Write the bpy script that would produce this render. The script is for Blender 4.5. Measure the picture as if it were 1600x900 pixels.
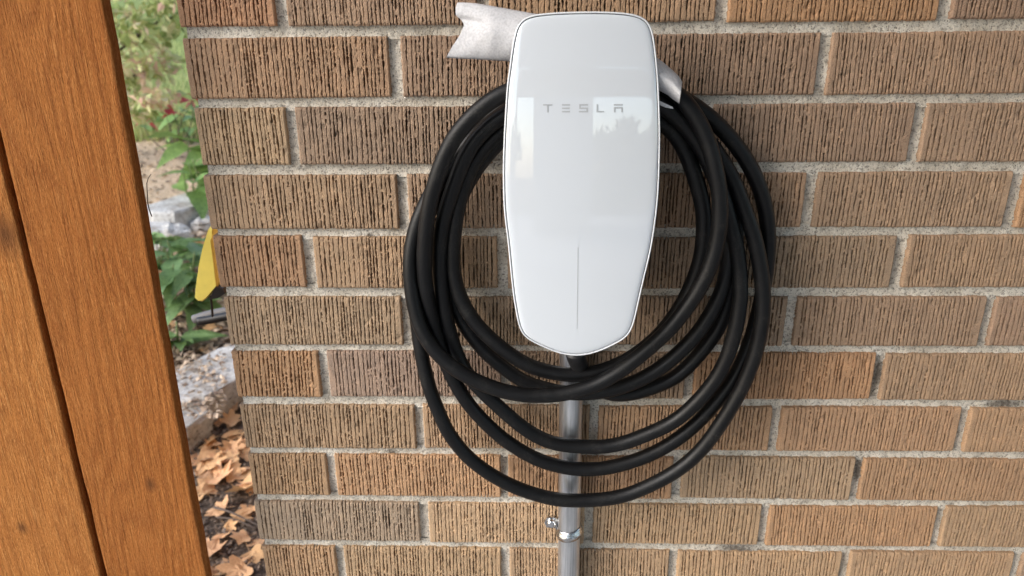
import bpy, bmesh, math, random
import numpy as np
from mathutils import Vector, Matrix, noise as mnoise

for o in list(bpy.data.objects):
    bpy.data.objects.remove(o, do_unlink=True)
scene = bpy.context.scene
COL = scene.collection

# ------------------------------------------------------------------ camera
H = 1.40                                     # height of the reference mortar joint above the ground
PITCH, YAW, ROLL = -0.353383, 0.0277133, 0.0092531
CAM = np.array([0.419038, -0.912512, 0.015334 + H])
FPX = 1155.0                                 # focal length for a 1600 px wide frame


def rot(p, y, r):
    cx, sx = math.cos(p), math.sin(p); cy, sy = math.cos(y), math.sin(y); cr, sr = math.cos(r), math.sin(r)
    Rx = np.array([[1, 0, 0], [0, cx, -sx], [0, sx, cx]])
    Rz = np.array([[cy, -sy, 0], [sy, cy, 0], [0, 0, 1]])
    Ry = np.array([[cr, 0, sr], [0, 1, 0], [-sr, 0, cr]])
    return Rz @ Rx @ Ry


ROT = rot(PITCH, YAW, ROLL)
cam_data = bpy.data.cameras.new('camera')
cam = bpy.data.objects.new('camera', cam_data)
COL.objects.link(cam)
right, fwd, up = ROT[:, 0], ROT[:, 1], ROT[:, 2]
M = Matrix(((right[0], up[0], -fwd[0], CAM[0]), (right[1], up[1], -fwd[1], CAM[1]),
            (right[2], up[2], -fwd[2], CAM[2]), (0, 0, 0, 1)))
cam.matrix_world = M
cam_data.sensor_width = 36.0
cam_data.lens = 36.0 * FPX / 1600.0
cam_data.clip_start = 0.05
cam_data.clip_end = 400.0
cam_data.dof.use_dof = True
cam_data.dof.focus_distance = 0.90
cam_data.dof.aperture_fstop = 6.0
scene.camera = cam

# ------------------------------------------------------------------ world, sun, exposure
SUN_DIR = Vector((-0.73, -0.42, 0.52)).normalized()          # towards the sun: left, in front of the wall, above
world = bpy.data.worlds.new('World')
scene.world = world
world.use_nodes = True
wn = world.node_tree
wn.nodes.clear()
sky = wn.nodes.new('ShaderNodeTexSky')
sky.sky_type = 'NISHITA'
sky.sun_disc = False
sky.sun_elevation = math.asin(SUN_DIR.z)
sky.sun_rotation = math.atan2(SUN_DIR.x, SUN_DIR.y)
sky.air_density = 1.0
sky.dust_density = 1.6
sky.ozone_density = 1.0
bg = wn.nodes.new('ShaderNodeBackground')
bg.inputs['Strength'].default_value = 0.15
wo = wn.nodes.new('ShaderNodeOutputWorld')
wn.links.new(sky.outputs[0], bg.inputs[0])
wn.links.new(bg.outputs[0], wo.inputs[0])

sun_data = bpy.data.lights.new('sun', 'SUN')
sun_data.energy = 1.15
sun_data.angle = math.radians(38)
sun_data.color = (1.0, 0.98, 0.955)
sun = bpy.data.objects.new('sun', sun_data)
sun.rotation_euler = SUN_DIR.to_track_quat('Z', 'Y').to_euler()
sun.location = (-3, -3, 5)
COL.objects.link(sun)

scene.view_settings.view_transform = 'Standard'
scene.view_settings.look = 'None'
scene.view_settings.exposure = 1.2
scene.view_settings.gamma = 1.0
scene.view_settings.use_curve_mapping = False


# ------------------------------------------------------------------ helpers
def ray(x, y):
    return ROT @ np.array([(x - 800) / FPX, 1.0, -(y - 450) / FPX])


def at(x, y, Y):
    """point where the sight line through a photograph point meets the plane at depth Y"""
    d = ray(x, y)
    return CAM + d * (Y - CAM[1]) / d[1]


def terr(x, y):
    if y < 1.2:
        return 0.0
    if y < 6.0:
        return 0.10 * (y - 1.2)
    return 0.48 + 0.04 * (y - 6.0)


def onground(x, y, dz=0.0):
    d = ray(x, y)
    lo, hi = 0.5, 80.0
    f = lambda s: CAM[2] + d[2] * s - terr(0, CAM[1] + d[1] * s) - dz
    for _ in range(60):
        m = (lo + hi) / 2
        if f(m) > 0:
            lo = m
        else:
            hi = m
    return CAM + d * lo


def srgb(r, g, b, k=1.0):
    def c(v):
        v /= 255.0
        return (v / 12.92 if v <= 0.04045 else ((v + 0.055) / 1.055) ** 2.4) * k
    return (c(r), c(g), c(b), 1.0)


def link(name, me, mat=None, parent=None, smooth=False):
    o = bpy.data.objects.new(name, me)
    COL.objects.link(o)
    if mat is not None and len(me.materials) == 0:
        me.materials.append(mat)
    if parent is not None:
        o.parent = parent
    if smooth and len(me.polygons):
        me.polygons.foreach_set('use_smooth', [True] * len(me.polygons))
    return o


def mesh(name, v, f):
    me = bpy.data.meshes.new(name)
    me.from_pydata([tuple(map(float, p)) for p in v], [], [tuple(map(int, q)) for q in f])
    me.update()
    return me


def empty(name, loc):
    o = bpy.data.objects.new(name, None)
    o.empty_display_size = 0.05
    o.location = tuple(map(float, loc))
    COL.objects.link(o)
    return o


def tag(o, label, cat, group=None):
    o['label'] = label
    o['category'] = cat
    if group:
        o['group'] = group
    return o


def box_geo(x0, x1, y0, y1, z0, z1):
    v = [(x0, y0, z0), (x1, y0, z0), (x1, y1, z0), (x0, y1, z0), (x0, y0, z1), (x1, y0, z1), (x1, y1, z1), (x0, y1, z1)]
    f = [(0, 3, 2, 1), (4, 5, 6, 7), (0, 1, 5, 4), (1, 2, 6, 5), (2, 3, 7, 6), (3, 0, 4, 7)]
    return v, f


def bevel_box(name, x0, x1, y0, y1, z0, z1, bev=0.003, seg=2):
    v, f = box_geo(x0, x1, y0, y1, z0, z1)
    bm = bmesh.new()
    vs = [bm.verts.new(p) for p in v]
    for q in f:
        bm.faces.new([vs[i] for i in q])
    bmesh.ops.recalc_face_normals(bm, faces=bm.faces)
    if bev > 0:
        bmesh.ops.bevel(bm, geom=list(bm.edges), offset=bev, segments=seg, affect='EDGES', profile=0.6)
    me = bpy.data.meshes.new(name)
    bm.to_mesh(me)
    bm.free()
    return me


def catmull(P, n):
    """P: array of control points; returns densely sampled Catmull-Rom (centripetal-like, uniform) curve"""
    P = np.asarray(P, float)
    Q = np.vstack([2 * P[0] - P[1], P, 2 * P[-1] - P[-2]])
    out = []
    for i in range(1, len(Q) - 2):
        p0, p1, p2, p3 = Q[i - 1], Q[i], Q[i + 1], Q[i + 2]
        for k in range(n):
            t = k / n
            out.append(0.5 * ((2 * p1) + (-p0 + p2) * t + (2 * p0 - 5 * p1 + 4 * p2 - p3) * t * t + (-p0 + 3 * p1 - 3 * p2 + p3) * t ** 3))
    out.append(Q[-2])
    return np.array(out)


def resample(P, step):
    seg = np.linalg.norm(np.diff(P, axis=0), axis=1)
    s = np.concatenate([[0], np.cumsum(seg)])
    n = max(2, int(s[-1] / step))
    t = np.linspace(0, s[-1], n)
    return np.stack([np.interp(t, s, P[:, k]) for k in range(P.shape[1])], 1)


def smooth_path(P, it):
    P = P.copy()
    for _ in range(it):
        P[1:-1] = 0.25 * P[:-2] + 0.5 * P[1:-1] + 0.25 * P[2:]
    return P


def tube(P, r, n=14, cap=True):
    P = np.asarray(P, float)
    rr = np.full(len(P), r) if np.isscalar(r) else np.asarray(r)
    T = np.gradient(P, axis=0)
    T /= np.linalg.norm(T, axis=1)[:, None] + 1e-12
    a = np.array([0, 0, 1.0]) if abs(T[0][2]) < 0.9 else np.array([1.0, 0, 0])
    u = np.cross(T[0], a); u /= np.linalg.norm(u)
    V, F = [], []
    for i in range(len(P)):
        u = u - T[i] * np.dot(u, T[i]); u /= np.linalg.norm(u)
        w = np.cross(T[i], u)
        for k in range(n):
            an = 2 * math.pi * k / n
            V.append(P[i] + rr[i] * (math.cos(an) * u + math.sin(an) * w))
    for i in range(len(P) - 1):
        for k in range(n):
            a0, a1 = i * n + k, i * n + (k + 1) % n
            F.append((a0, a1, a1 + n, a0 + n))
    if cap:
        F.append(tuple(range(n - 1, -1, -1)))
        F.append(tuple((len(P) - 1) * n + k for k in range(n)))
    return V, F


def merge(parts):
    V, F = [], []
    for v, f in parts:
        b = len(V)
        V += [tuple(map(float, p)) for p in v]
        F += [tuple(int(i) + b for i in q) for q in f]
    return V, F


# ---- node helper
class NT:
    def __init__(self, name):
        self.m = bpy.data.materials.new(name)
        self.m.use_nodes = True
        self.t = self.m.node_tree
        self.t.nodes.clear()
        self.out = self.t.nodes.new('ShaderNodeOutputMaterial')
        self.b = self.t.nodes.new('ShaderNodeBsdfPrincipled')
        self.t.links.new(self.b.outputs[0], self.out.inputs[0])

    def n(self, typ, **kw):
        nd = self.t.nodes.new(typ)
        for k, v in kw.items():
            setattr(nd, k, v)
        return nd

    def l(self, a, b):
        self.t.links.new(a, b)

    def val(self, sock, v):
        if hasattr(v, 'is_linked') or isinstance(v, bpy.types.NodeSocket):
            self.l(v, sock)
        else:
            sock.default_value = v

    def coord(self, kind='Object'):
        return self.n('ShaderNodeTexCoord').outputs[kind]

    def mapping(self, vec, scale=(1, 1, 1), loc=(0, 0, 0), rot=(0, 0, 0)):
        m = self.n('ShaderNodeMapping')
        self.l(vec, m.inputs[0])
        self.val(m.inputs['Scale'], scale); self.val(m.inputs['Location'], loc); self.val(m.inputs['Rotation'], rot)
        return m.outputs[0]

    def noise(self, vec, scale, detail=3.0, rough=0.55, dist=0.0):
        nd = self.n('ShaderNodeTexNoise')
        self.l(vec, nd.inputs['Vector'])
        nd.inputs['Scale'].default_value = scale
        nd.inputs['Detail'].default_value = detail
        nd.inputs['Roughness'].default_value = rough
        nd.inputs['Distortion'].default_value = dist
        return nd.outputs['Fac']

    def ramp(self, fac, stops):
        r = self.n('ShaderNodeValToRGB')
        e = r.color_ramp.elements
        while len(e) < len(stops):
            e.new(0.5)
        for i, (p, c) in enumerate(stops):
            e[i].position = p
            e[i].color = c if hasattr(c, '__len__') else (c, c, c, 1)
        self.l(fac, r.inputs[0])
        return r.outputs[0]

    def mix(self, fac, a, b, mode='MIX'):
        nd = self.n('ShaderNodeMix', data_type='RGBA', blend_type=mode)
        self.val(nd.inputs[0], fac); self.val(nd.inputs[6], a); self.val(nd.inputs[7], b)
        return nd.outputs[2]

    def math(self, op, a, b=0.0, clamp=False):
        nd = self.n('ShaderNodeMath', operation=op, use_clamp=clamp)
        self.val(nd.inputs[0], a); self.val(nd.inputs[1], b)
        return nd.outputs[0]

    def vadd(self, a, b):
        nd = self.n('ShaderNodeVectorMath', operation='ADD')
        self.val(nd.inputs[0], a); self.val(nd.inputs[1], b)
        return nd.outputs[0]

    def bump(self, h, dist, strength=1.0, normal=None):
        nd = self.n('ShaderNodeBump')
        self.l(h, nd.inputs['Height'])
        nd.inputs['Distance'].default_value = dist
        nd.inputs['Strength'].default_value = strength
        if normal is not None:
            self.l(normal, nd.inputs['Normal'])
        return nd.outputs[0]

    def fin(self, color=None, rough=None, normal=None, metal=None, spec=None):
        if color is not None: self.val(self.b.inputs['Base Color'], color)
        if rough is not None: self.val(self.b.inputs['Roughness'], rough)
        if normal is not None: self.l(normal, self.b.inputs['Normal'])
        if metal is not None: self.val(self.b.inputs['Metallic'], metal)
        if spec is not None: self.val(self.b.inputs['Specular IOR Level'], spec)
        return self.m


# ------------------------------------------------------------------ materials
def mat_brick():
    t = NT('brick_clay')
    oi = t.n('ShaderNodeObjectInfo')
    co = t.coord('Object')
    rnd = t.n('ShaderNodeCombineXYZ')
    t.l(t.math('MULTIPLY', oi.outputs['Random'], 37.0), rnd.inputs[0])
    t.l(t.math('MULTIPLY', oi.outputs['Random'], 11.0), rnd.inputs[2])
    p = t.vadd(co, rnd.outputs[0])
    big = t.noise(p, 14.0, 3.0, 0.6)
    mid = t.noise(t.mapping(p, (1, 1, 0.35)), 120.0, 3.0, 0.6)
    fine = t.noise(p, 900.0, 2.0, 0.6)
    base = oi.outputs['Color']
    c1 = t.mix(t.math('MULTIPLY', t.ramp(big, [(0.35, 0.0), (0.7, 1.0)]), 0.35), base, t.mix(1.0, base, (0.66, 0.68, 0.74, 1), 'MULTIPLY'))
    c2 = t.mix(t.math('MULTIPLY', t.ramp(mid, [(0.42, 0.0), (0.68, 1.0)]), 0.5), c1, t.mix(1.0, c1, (1.45, 1.38, 1.30, 1), 'MULTIPLY'))
    c3 = t.mix(t.ramp(fine, [(0.30, 1.0), (0.42, 0.0)]), c2, (0.05, 0.035, 0.025, 1))
    c4 = t.mix(t.math('MULTIPLY', t.ramp(fine, [(0.60, 0.0), (0.74, 1.0)]), 0.5), c3, (0.62, 0.52, 0.40, 1))
    h = t.math('ADD', t.math('MULTIPLY', mid, 0.7), t.math('MULTIPLY', fine, 0.5))
    return t.fin(c4, 0.93, t.bump(h, 0.0012, 0.9), spec=0.2)


def mat_mortar():
    t = NT('mortar_sand')
    co = t.coord('Object')
    n1 = t.noise(co, 22.0, 4.0, 0.6)
    n2 = t.noise(co, 260.0, 3.0, 0.65)
    n3 = t.noise(co, 620.0, 2.0, 0.6)
    c = t.ramp(n1, [(0.25, (0.45, 0.40, 0.325, 1)), (0.5, (0.63, 0.58, 0.495, 1)), (0.75, (0.75, 0.71, 0.63, 1))])
    c = t.mix(t.ramp(n2, [(0.36, 0.75), (0.48, 0.0)]), c, (0.17, 0.15, 0.125, 1))
    c = t.mix(t.ramp(n3, [(0.33, 0.9), (0.40, 0.0)]), c, (0.05, 0.045, 0.04, 1))
    c = t.mix(t.math('MULTIPLY', t.ramp(n3, [(0.58, 0.0), (0.68, 1.0)]), 0.5), c, (0.80, 0.78, 0.72, 1))
    # dark stains and shade of missing mortar, put into the colour at a few joints
    stain_gap = None
    for (px, py, rx, rz) in ((1372, 582, 0.008, 0.030), (1570, 631, 0.026, 0.009), (1155, 857, 0.032, 0.010), (1341, 735, 0.007, 0.024), (613, 708, 0.008, 0.006), (578, 369, 0.006, 0.006)):
        q = at(px, py, 0.007)
        sub = t.mapping(co, (1 / rx, 0.0, 1 / rz), (-q[0] / rx, 0, -q[2] / rz))
        ln = t.n('ShaderNodeVectorMath', operation='LENGTH')
        t.l(sub, ln.inputs[0])
        d = t.math('ADD', ln.outputs['Value'], t.math('MULTIPLY', t.math('SUBTRACT', n2, 0.5), 1.8))
        s = t.math('SUBTRACT', 1.35, d, clamp=True)
        stain_gap = s if stain_gap is None else t.math('MAXIMUM', stain_gap, s)
    c = t.mix(t.math('MULTIPLY', stain_gap, 0.85, clamp=True), c, (0.075, 0.062, 0.05, 1))
    h = t.math('ADD', t.math('MULTIPLY', n2, 0.8), t.math('MULTIPLY', n3, 0.4))
    return t.fin(c, 0.95, t.bump(h, 0.0022, 1.0), spec=0.15)


def mat_wood():
    t = NT('stained_cedar')
    oi = t.n('ShaderNodeObjectInfo')
    co = t.coord('Object')
    sh = t.n('ShaderNodeCombineXYZ')
    t.l(t.math('MULTIPLY', oi.outputs['Random'], 9.0), sh.inputs[0])
    t.l(t.math('MULTIPLY', oi.outputs['Random'], 23.0), sh.inputs[2])
    p = t.vadd(co, sh.outputs[0])
    warp = t.noise(t.mapping(p, (5.0, 5.0, 1.3)), 1.0, 2.0, 0.5)
    # growth rings cut lengthwise: a distance field bent by the warp noise
    sep = t.n('ShaderNodeSeparateXYZ'); t.l(p, sep.inputs[0])
    phase = t.math('ADD', t.math('MULTIPLY', sep.outputs[0], 60.0), t.math('MULTIPLY', warp, 34.0))
    ring = t.math('SINE', t.math('MULTIPLY', phase, 4.2))
    ring01 = t.math('ADD', t.math('MULTIPLY', ring, 0.5), 0.5)
    fibre = t.noise(t.mapping(p, (1.0, 1.0, 0.035)), 800.0, 4.0, 0.75)
    fib2 = t.noise(t.mapping(p, (1.0, 1.0, 0.05), rot=(0, 0.05, 0)), 330.0, 3.0, 0.65)
    saw = t.noise(t.mapping(p, (1.0, 1.0, 0.22), rot=(0, 0.16, 0)), 900.0, 3.0, 0.7)
    patch = t.noise(t.mapping(p, (1, 1, 0.35)), 9.0, 3.0, 0.55)
    col = t.mix(t.math('MULTIPLY', t.math('POWER', ring01, 2.2), 0.5), (0.43, 0.158, 0.042, 1), (0.240, 0.076, 0.020, 1))
    col = t.mix(t.math('MULTIPLY', t.ramp(patch, [(0.35, 0.0), (0.7, 1.0)]), 0.55), col, (0.31, 0.098, 0.022, 1))
    col = t.mix(t.math('MULTIPLY', t.ramp(fibre, [(0.52, 0.0), (0.70, 1.0)]), 0.7), col, (0.66, 0.31, 0.105, 1))
    col = t.mix(t.math('MULTIPLY', t.ramp(fib2, [(0.32, 1.0), (0.47, 0.0)]), 0.5), col, (0.15, 0.042, 0.010, 1))
    col = t.mix(t.math('MULTIPLY', t.ramp(saw, [(0.36, 1.0), (0.48, 0.0)]), 0.55), col, (0.17, 0.050, 0.012, 1))
    col = t.mix(t.math('MULTIPLY', t.ramp(saw, [(0.56, 0.0), (0.70, 1.0)]), 0.45), col, (0.68, 0.34, 0.13, 1))
    col = t.mix(0.85, col, t.mix(1.0, col, oi.outputs['Color'], 'MULTIPLY'))
    # knots
    kn = None
    for (px, py, r) in ((235, 757, 0.009), (33, 826, 0.008), (8, 368, 0.021)):
        q = at(px, py, -0.05)
        sub = t.mapping(t.coord('Object'), (1 / r, 0.0, 0.62 / r), (-q[0] / r, 0, -q[2] * 0.62 / r))
        ln = t.n('ShaderNodeVectorMath', operation='LENGTH'); t.l(sub, ln.inputs[0])
        s = t.math('SUBTRACT', 1.15, ln.outputs['Value'], clamp=True)
        kn = s if kn is None else t.math('MAXIMUM', kn, s)
    col = t.mix(t.math('MULTIPLY', kn, 0.9, clamp=True), col, (0.16, 0.062, 0.022, 1))
    h = t.math('ADD', t.math('MULTIPLY', fibre, 0.6), t.math('MULTIPLY', fib2, 0.8))
    h = t.math('ADD', t.math('ADD', h, t.math('MULTIPLY', saw, 0.6)), t.math('MULTIPLY', ring01, 0.15))
    return t.fin(col, 0.82, t.bump(h, 0.0046, 1.0), spec=0.1)


def simple(name, col, rough=0.6, metal=0.0, nscale=None, namp=0.25, bump=0.0, spec=0.5, dark=None):
    t = NT(name)
    nrm = None
    c = col
    if nscale:
        n = t.noise(t.coord('Object'), nscale, 4.0, 0.6)
        d = dark if dark else tuple(v * (1 - namp) for v in col[:3]) + (1,)
        c = t.mix(t.ramp(n, [(0.35, 0.0), (0.65, 1.0)]), d, col)
        if bump:
            nrm = t.bump(n, bump, 1.0)
    return t.fin(c, rough, nrm, metal, spec)


def mat_cable():
    t = NT('black_rubber')
    co = t.coord('Object')
    n = t.noise(co, 35.0, 4.0, 0.6)
    f = t.noise(co, 420.0, 3.0, 0.7)
    dust = t.math('MULTIPLY', t.ramp(n, [(0.52, 0.0), (0.66, 1.0)]), t.ramp(f, [(0.45, 0.0), (0.68, 1.0)]))
    c = t.mix(t.math('MULTIPLY', dust, 0.30), (0.0042, 0.0042, 0.0046, 1), (0.075, 0.07, 0.06, 1))
    r = t.ramp(n, [(0.3, 0.38), (0.7, 0.52)])
    return t.fin(c, r, t.bump(f, 0.0004, 0.6), spec=0.30)


def mat_galv():
    t = NT('galvanised_steel')
    co = t.coord('Object')
    n = t.noise(t.mapping(co, (1, 1, 0.25)), 70.0, 4.0, 0.6)
    f = t.noise(co, 300.0, 3.0, 0.6)
    st = t.noise(t.mapping(co, (1, 1, 0.012)), 420.0, 3.0, 0.7)
    c = t.ramp(n, [(0.3, (0.55, 0.57, 0.59, 1)), (0.7, (0.80, 0.82, 0.84, 1))])
    c = t.mix(t.math('MULTIPLY', t.ramp(st, [(0.36, 1.0), (0.55, 0.0)]), 0.55), c, (0.34, 0.36, 0.38, 1))
    r = t.math('ADD', t.math('MULTIPLY', f, 0.25), 0.31)
    return t.fin(c, r, t.bump(f, 0.0003, 0.4), metal=1.0)


def mat_foam():
    t = NT('foam_wrap')
    co = t.coord('Object')
    n = t.noise(co, 420.0, 3.0, 0.6)
    m = t.noise(co, 45.0, 3.0, 0.55)
    c = t.ramp(n, [(0.34, (0.50, 0.50, 0.515, 1)), (0.60, (0.62, 0.62, 0.635, 1))])
    h = t.math('ADD', t.math('MULTIPLY', n, 0.35), t.math('MULTIPLY', m, 0.2))
    t.b.inputs['Subsurface Weight'].default_value = 0.15
    t.b.inputs['Subsurface Radius'].default_value = (0.004, 0.004, 0.004)
    return t.fin(c, 0.9, t.bump(h, 0.0018, 0.8), spec=0.15)


def mat_leaf(name, c1, c2, trans=0.25, rough=0.5):
    t = NT(name)
    oi = t.n('ShaderNodeObjectInfo')
    co = t.coord('Object')
    n = t.noise(co, 18.0, 3.0, 0.6)
    c = t.mix(t.ramp(n, [(0.3, 0.0), (0.7, 1.0)]), c1, c2)
    c = t.mix(0.5, c, t.mix(1.0, c, oi.outputs['Color'], 'MULTIPLY'))
    t.fin(c, rough, t.bump(t.noise(co, 90.0, 2.0), 0.002, 0.5), spec=0.35)
    tr = t.n('ShaderNodeBsdfTranslucent')
    t.l(c, tr.inputs[0])
    mx = t.n('ShaderNodeMixShader')
    mx.inputs[0].default_value = trans
    t.l(t.b.outputs[0], mx.inputs[1]); t.l(tr.outputs[0], mx.inputs[2])
    t.l(mx.outputs[0], t.out.inputs[0])
    return t.m


def mat_foliage(name, cols, trans=0.3):
    """leaf colour picked per leaf from the face attribute 'tint'"""
    t = NT(name)
    a = t.n('ShaderNodeAttribute'); a.attribute_name = 'tint'
    st = [(i / max(1, len(cols) - 1), c) for i, c in enumerate(cols)]
    c = t.ramp(a.outputs['Fac'], st)
    t.fin(c, 0.55, spec=0.3)
    tr = t.n('ShaderNodeBsdfTranslucent'); t.l(c, tr.inputs[0])
    mx = t.n('ShaderNodeMixShader'); mx.inputs[0].default_value = trans
    t.l(t.b.outputs[0], mx.inputs[1]); t.l(tr.outputs[0], mx.inputs[2])
    t.l(mx.outputs[0], t.out.inputs[0])
    return t.m


def mat_ground():
    t = NT('ground_earth')
    co = t.coord('Object')
    sep = t.n('ShaderNodeSeparateXYZ'); t.l(co, sep.inputs[0])
    n1 = t.noise(co, 3.0, 4.0, 0.6)
    n2 = t.noise(co, 60.0, 4.0, 0.7)
    n3 = t.noise(co, 14.0, 4.0, 0.65)
    soil = t.ramp(n2, [(0.30, (0.050, 0.036, 0.026, 1)), (0.55, (0.125, 0.095, 0.072, 1)), (0.75, (0.24, 0.19, 0.15, 1))])
    mulch = t.ramp(n2, [(0.28, (0.26, 0.18, 0.11, 1)), (0.48, (0.60, 0.45, 0.30, 1)), (0.75, (0.78, 0.64, 0.47, 1))])
    grass = t.ramp(n3, [(0.3, (0.14, 0.19, 0.05, 1)), (0.6, (0.27, 0.32, 0.10, 1)), (0.8, (0.42, 0.39, 0.18, 1))])
    yy = t.math('ADD', sep.outputs[1], t.math('MULTIPLY', t.math('SUBTRACT', n1, 0.5), 1.2))
    f1 = t.math('MULTIPLY', t.math('SUBTRACT', yy, 2.1), 1.2, clamp=True)
    f2 = t.math('MULTIPLY', t.math('SUBTRACT', yy, 5.9), 1.1, clamp=True)
    c = t.mix(f2, t.mix(f1, soil, mulch), grass)
    return t.fin(c, 0.95, t.bump(n2, 0.02, 0.9), spec=0.15)


def mat_stone():
    t = NT('garden_stone')
    co = t.coord('Object')
    n = t.noise(co, 9.0, 5.0, 0.65)
    f = t.noise(co, 70.0, 4.0, 0.7)
    g = t.n('ShaderNodeNewGeometry')
    c = t.ramp(n, [(0.3, (0.50, 0.49, 0.46, 1)), (0.65, (0.68, 0.67, 0.64, 1))])
    c = t.mix(t.math('MULTIPLY', t.ramp(t.noise(co, 5.0, 5.0, 0.7), [(0.45, 0.0), (0.62, 1.0)]), 0.75), c, (0.21, 0.17, 0.13, 1))
    c = t.mix(t.ramp(f, [(0.32, 0.9), (0.47, 0.0)]), c, (0.12, 0.10, 0.085, 1))
    return t.fin(c, 0.9, t.bump(f, 0.008, 0.9), spec=0.2)


MB_ = mat_brick(); MM = mat_mortar(); MW = mat_wood(); MC = mat_cable(); MG = mat_galv(); MF = mat_foam()
M_glass = simple('white_glass', srgb(213, 219, 225), 0.012, spec=0.9)
M_glass.node_tree.nodes['Principled BSDF'].inputs['Coat Weight'].default_value = 1.0
M_glass.node_tree.nodes['Principled BSDF'].inputs['Coat Roughness'].default_value = 0.01
M_rim = simple('white_plastic', srgb(226, 229, 232), 0.28)
M_gap = simple('dark_gap', (0.02, 0.02, 0.022, 1), 0.6)
M_body = simple('grey_plastic', (0.32, 0.33, 0.34, 1), 0.45)
M_print = simple('grey_print', srgb(172, 176, 180), 0.3)
M_slit = simple('grey_slit', srgb(180, 184, 188), 0.3)
M_zinc = simple('zinc_plate', (0.72, 0.73, 0.74, 1), 0.18, 1.0, 160.0, 0.4, 0.0008)
M_yellow = simple('yellow_plastic', (0.98, 0.86, 0.20, 1), 0.42, 0, 30.0, 0.12, spec=0.4)
M_black = simple('black_plastic', (0.012, 0.012, 0.013, 1), 0.5)
M_greytube = simple('grey_tube', (0.14, 0.14, 0.145, 1), 0.6)
M_twig = simple('twig_bark', (0.09, 0.065, 0.05, 1), 0.8)
M_stem = simple('plant_stem', (0.12, 0.16, 0.05, 1), 0.6)
M_bark = simple('bark', (0.10, 0.075, 0.055, 1), 0.9, 0, 30.0, 0.5, 0.004)
MS = mat_stone(); MGR = mat_ground()
M_dry = mat_leaf('dry_leaf', (0.58, 0.32, 0.15, 1), (0.76, 0.48, 0.26, 1), 0.12, 0.6)
M_green = mat_leaf('green_leaf', (0.095, 0.165, 0.060, 1), (0.22, 0.32, 0.12, 1), 0.3, 0.42)
M_red = mat_leaf('red_leaf', (0.45, 0.035, 0.045, 1), (0.62, 0.10, 0.10, 1), 0.3, 0.5)

# ------------------------------------------------------------------ ground, patio
xs = sorted(set(list(np.linspace(-60, -5, 12)) + list(np.linspace(-5, 3, 33)) + list(np.linspace(3, 60, 12))))
ys = sorted(set(list(np.linspace(-60, 0.2, 16)) + list(np.linspace(0.2, 8, 60)) + list(np.linspace(8, 140, 25))))
V, F = [], []
for j, y in enumerate(ys):
    for i, x in enumerate(xs):
        z = terr(x, y)
        if 0.3 < y < 9:
            z += 0.012 * mnoise.noise(Vector((x * 4, y * 4, 0)))
        V.append((x, y, z))
for j in range(len(ys) - 1):
    for i in range(len(xs) - 1):
        a = j * len(xs) + i
        F.append((a, a + 1, a + 1 + len(xs), a + len(xs)))
g = link('ground', mesh('ground', V, F), MGR, smooth=True)
g['kind'] = 'structure'
M_conc = simple('concrete', (0.36, 0.36, 0.36, 1), 0.9, 0, 8.0, 0.25, 0.002)
p = link('patio_slab', bevel_box('patio_slab', -3.0, 8.5, -13.0, -0.002, -0.05, 0.03, 0.01), M_conc)
p['kind'] = 'structure'

# ------------------------------------------------------------------ brick wall
RH = 0.08202           # course height
PB = 0.254             # brick pitch along the course
MORT = 0.0121          # bed joint thickness
BH = RH - MORT
wall = empty('brick_wall', (0.0, 0.0, 0.0))
tag(wall, 'brown and orange grooved brick wall with pale sandy mortar behind the charger', 'brick wall')
rng = np.random.default_rng(7)


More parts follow.
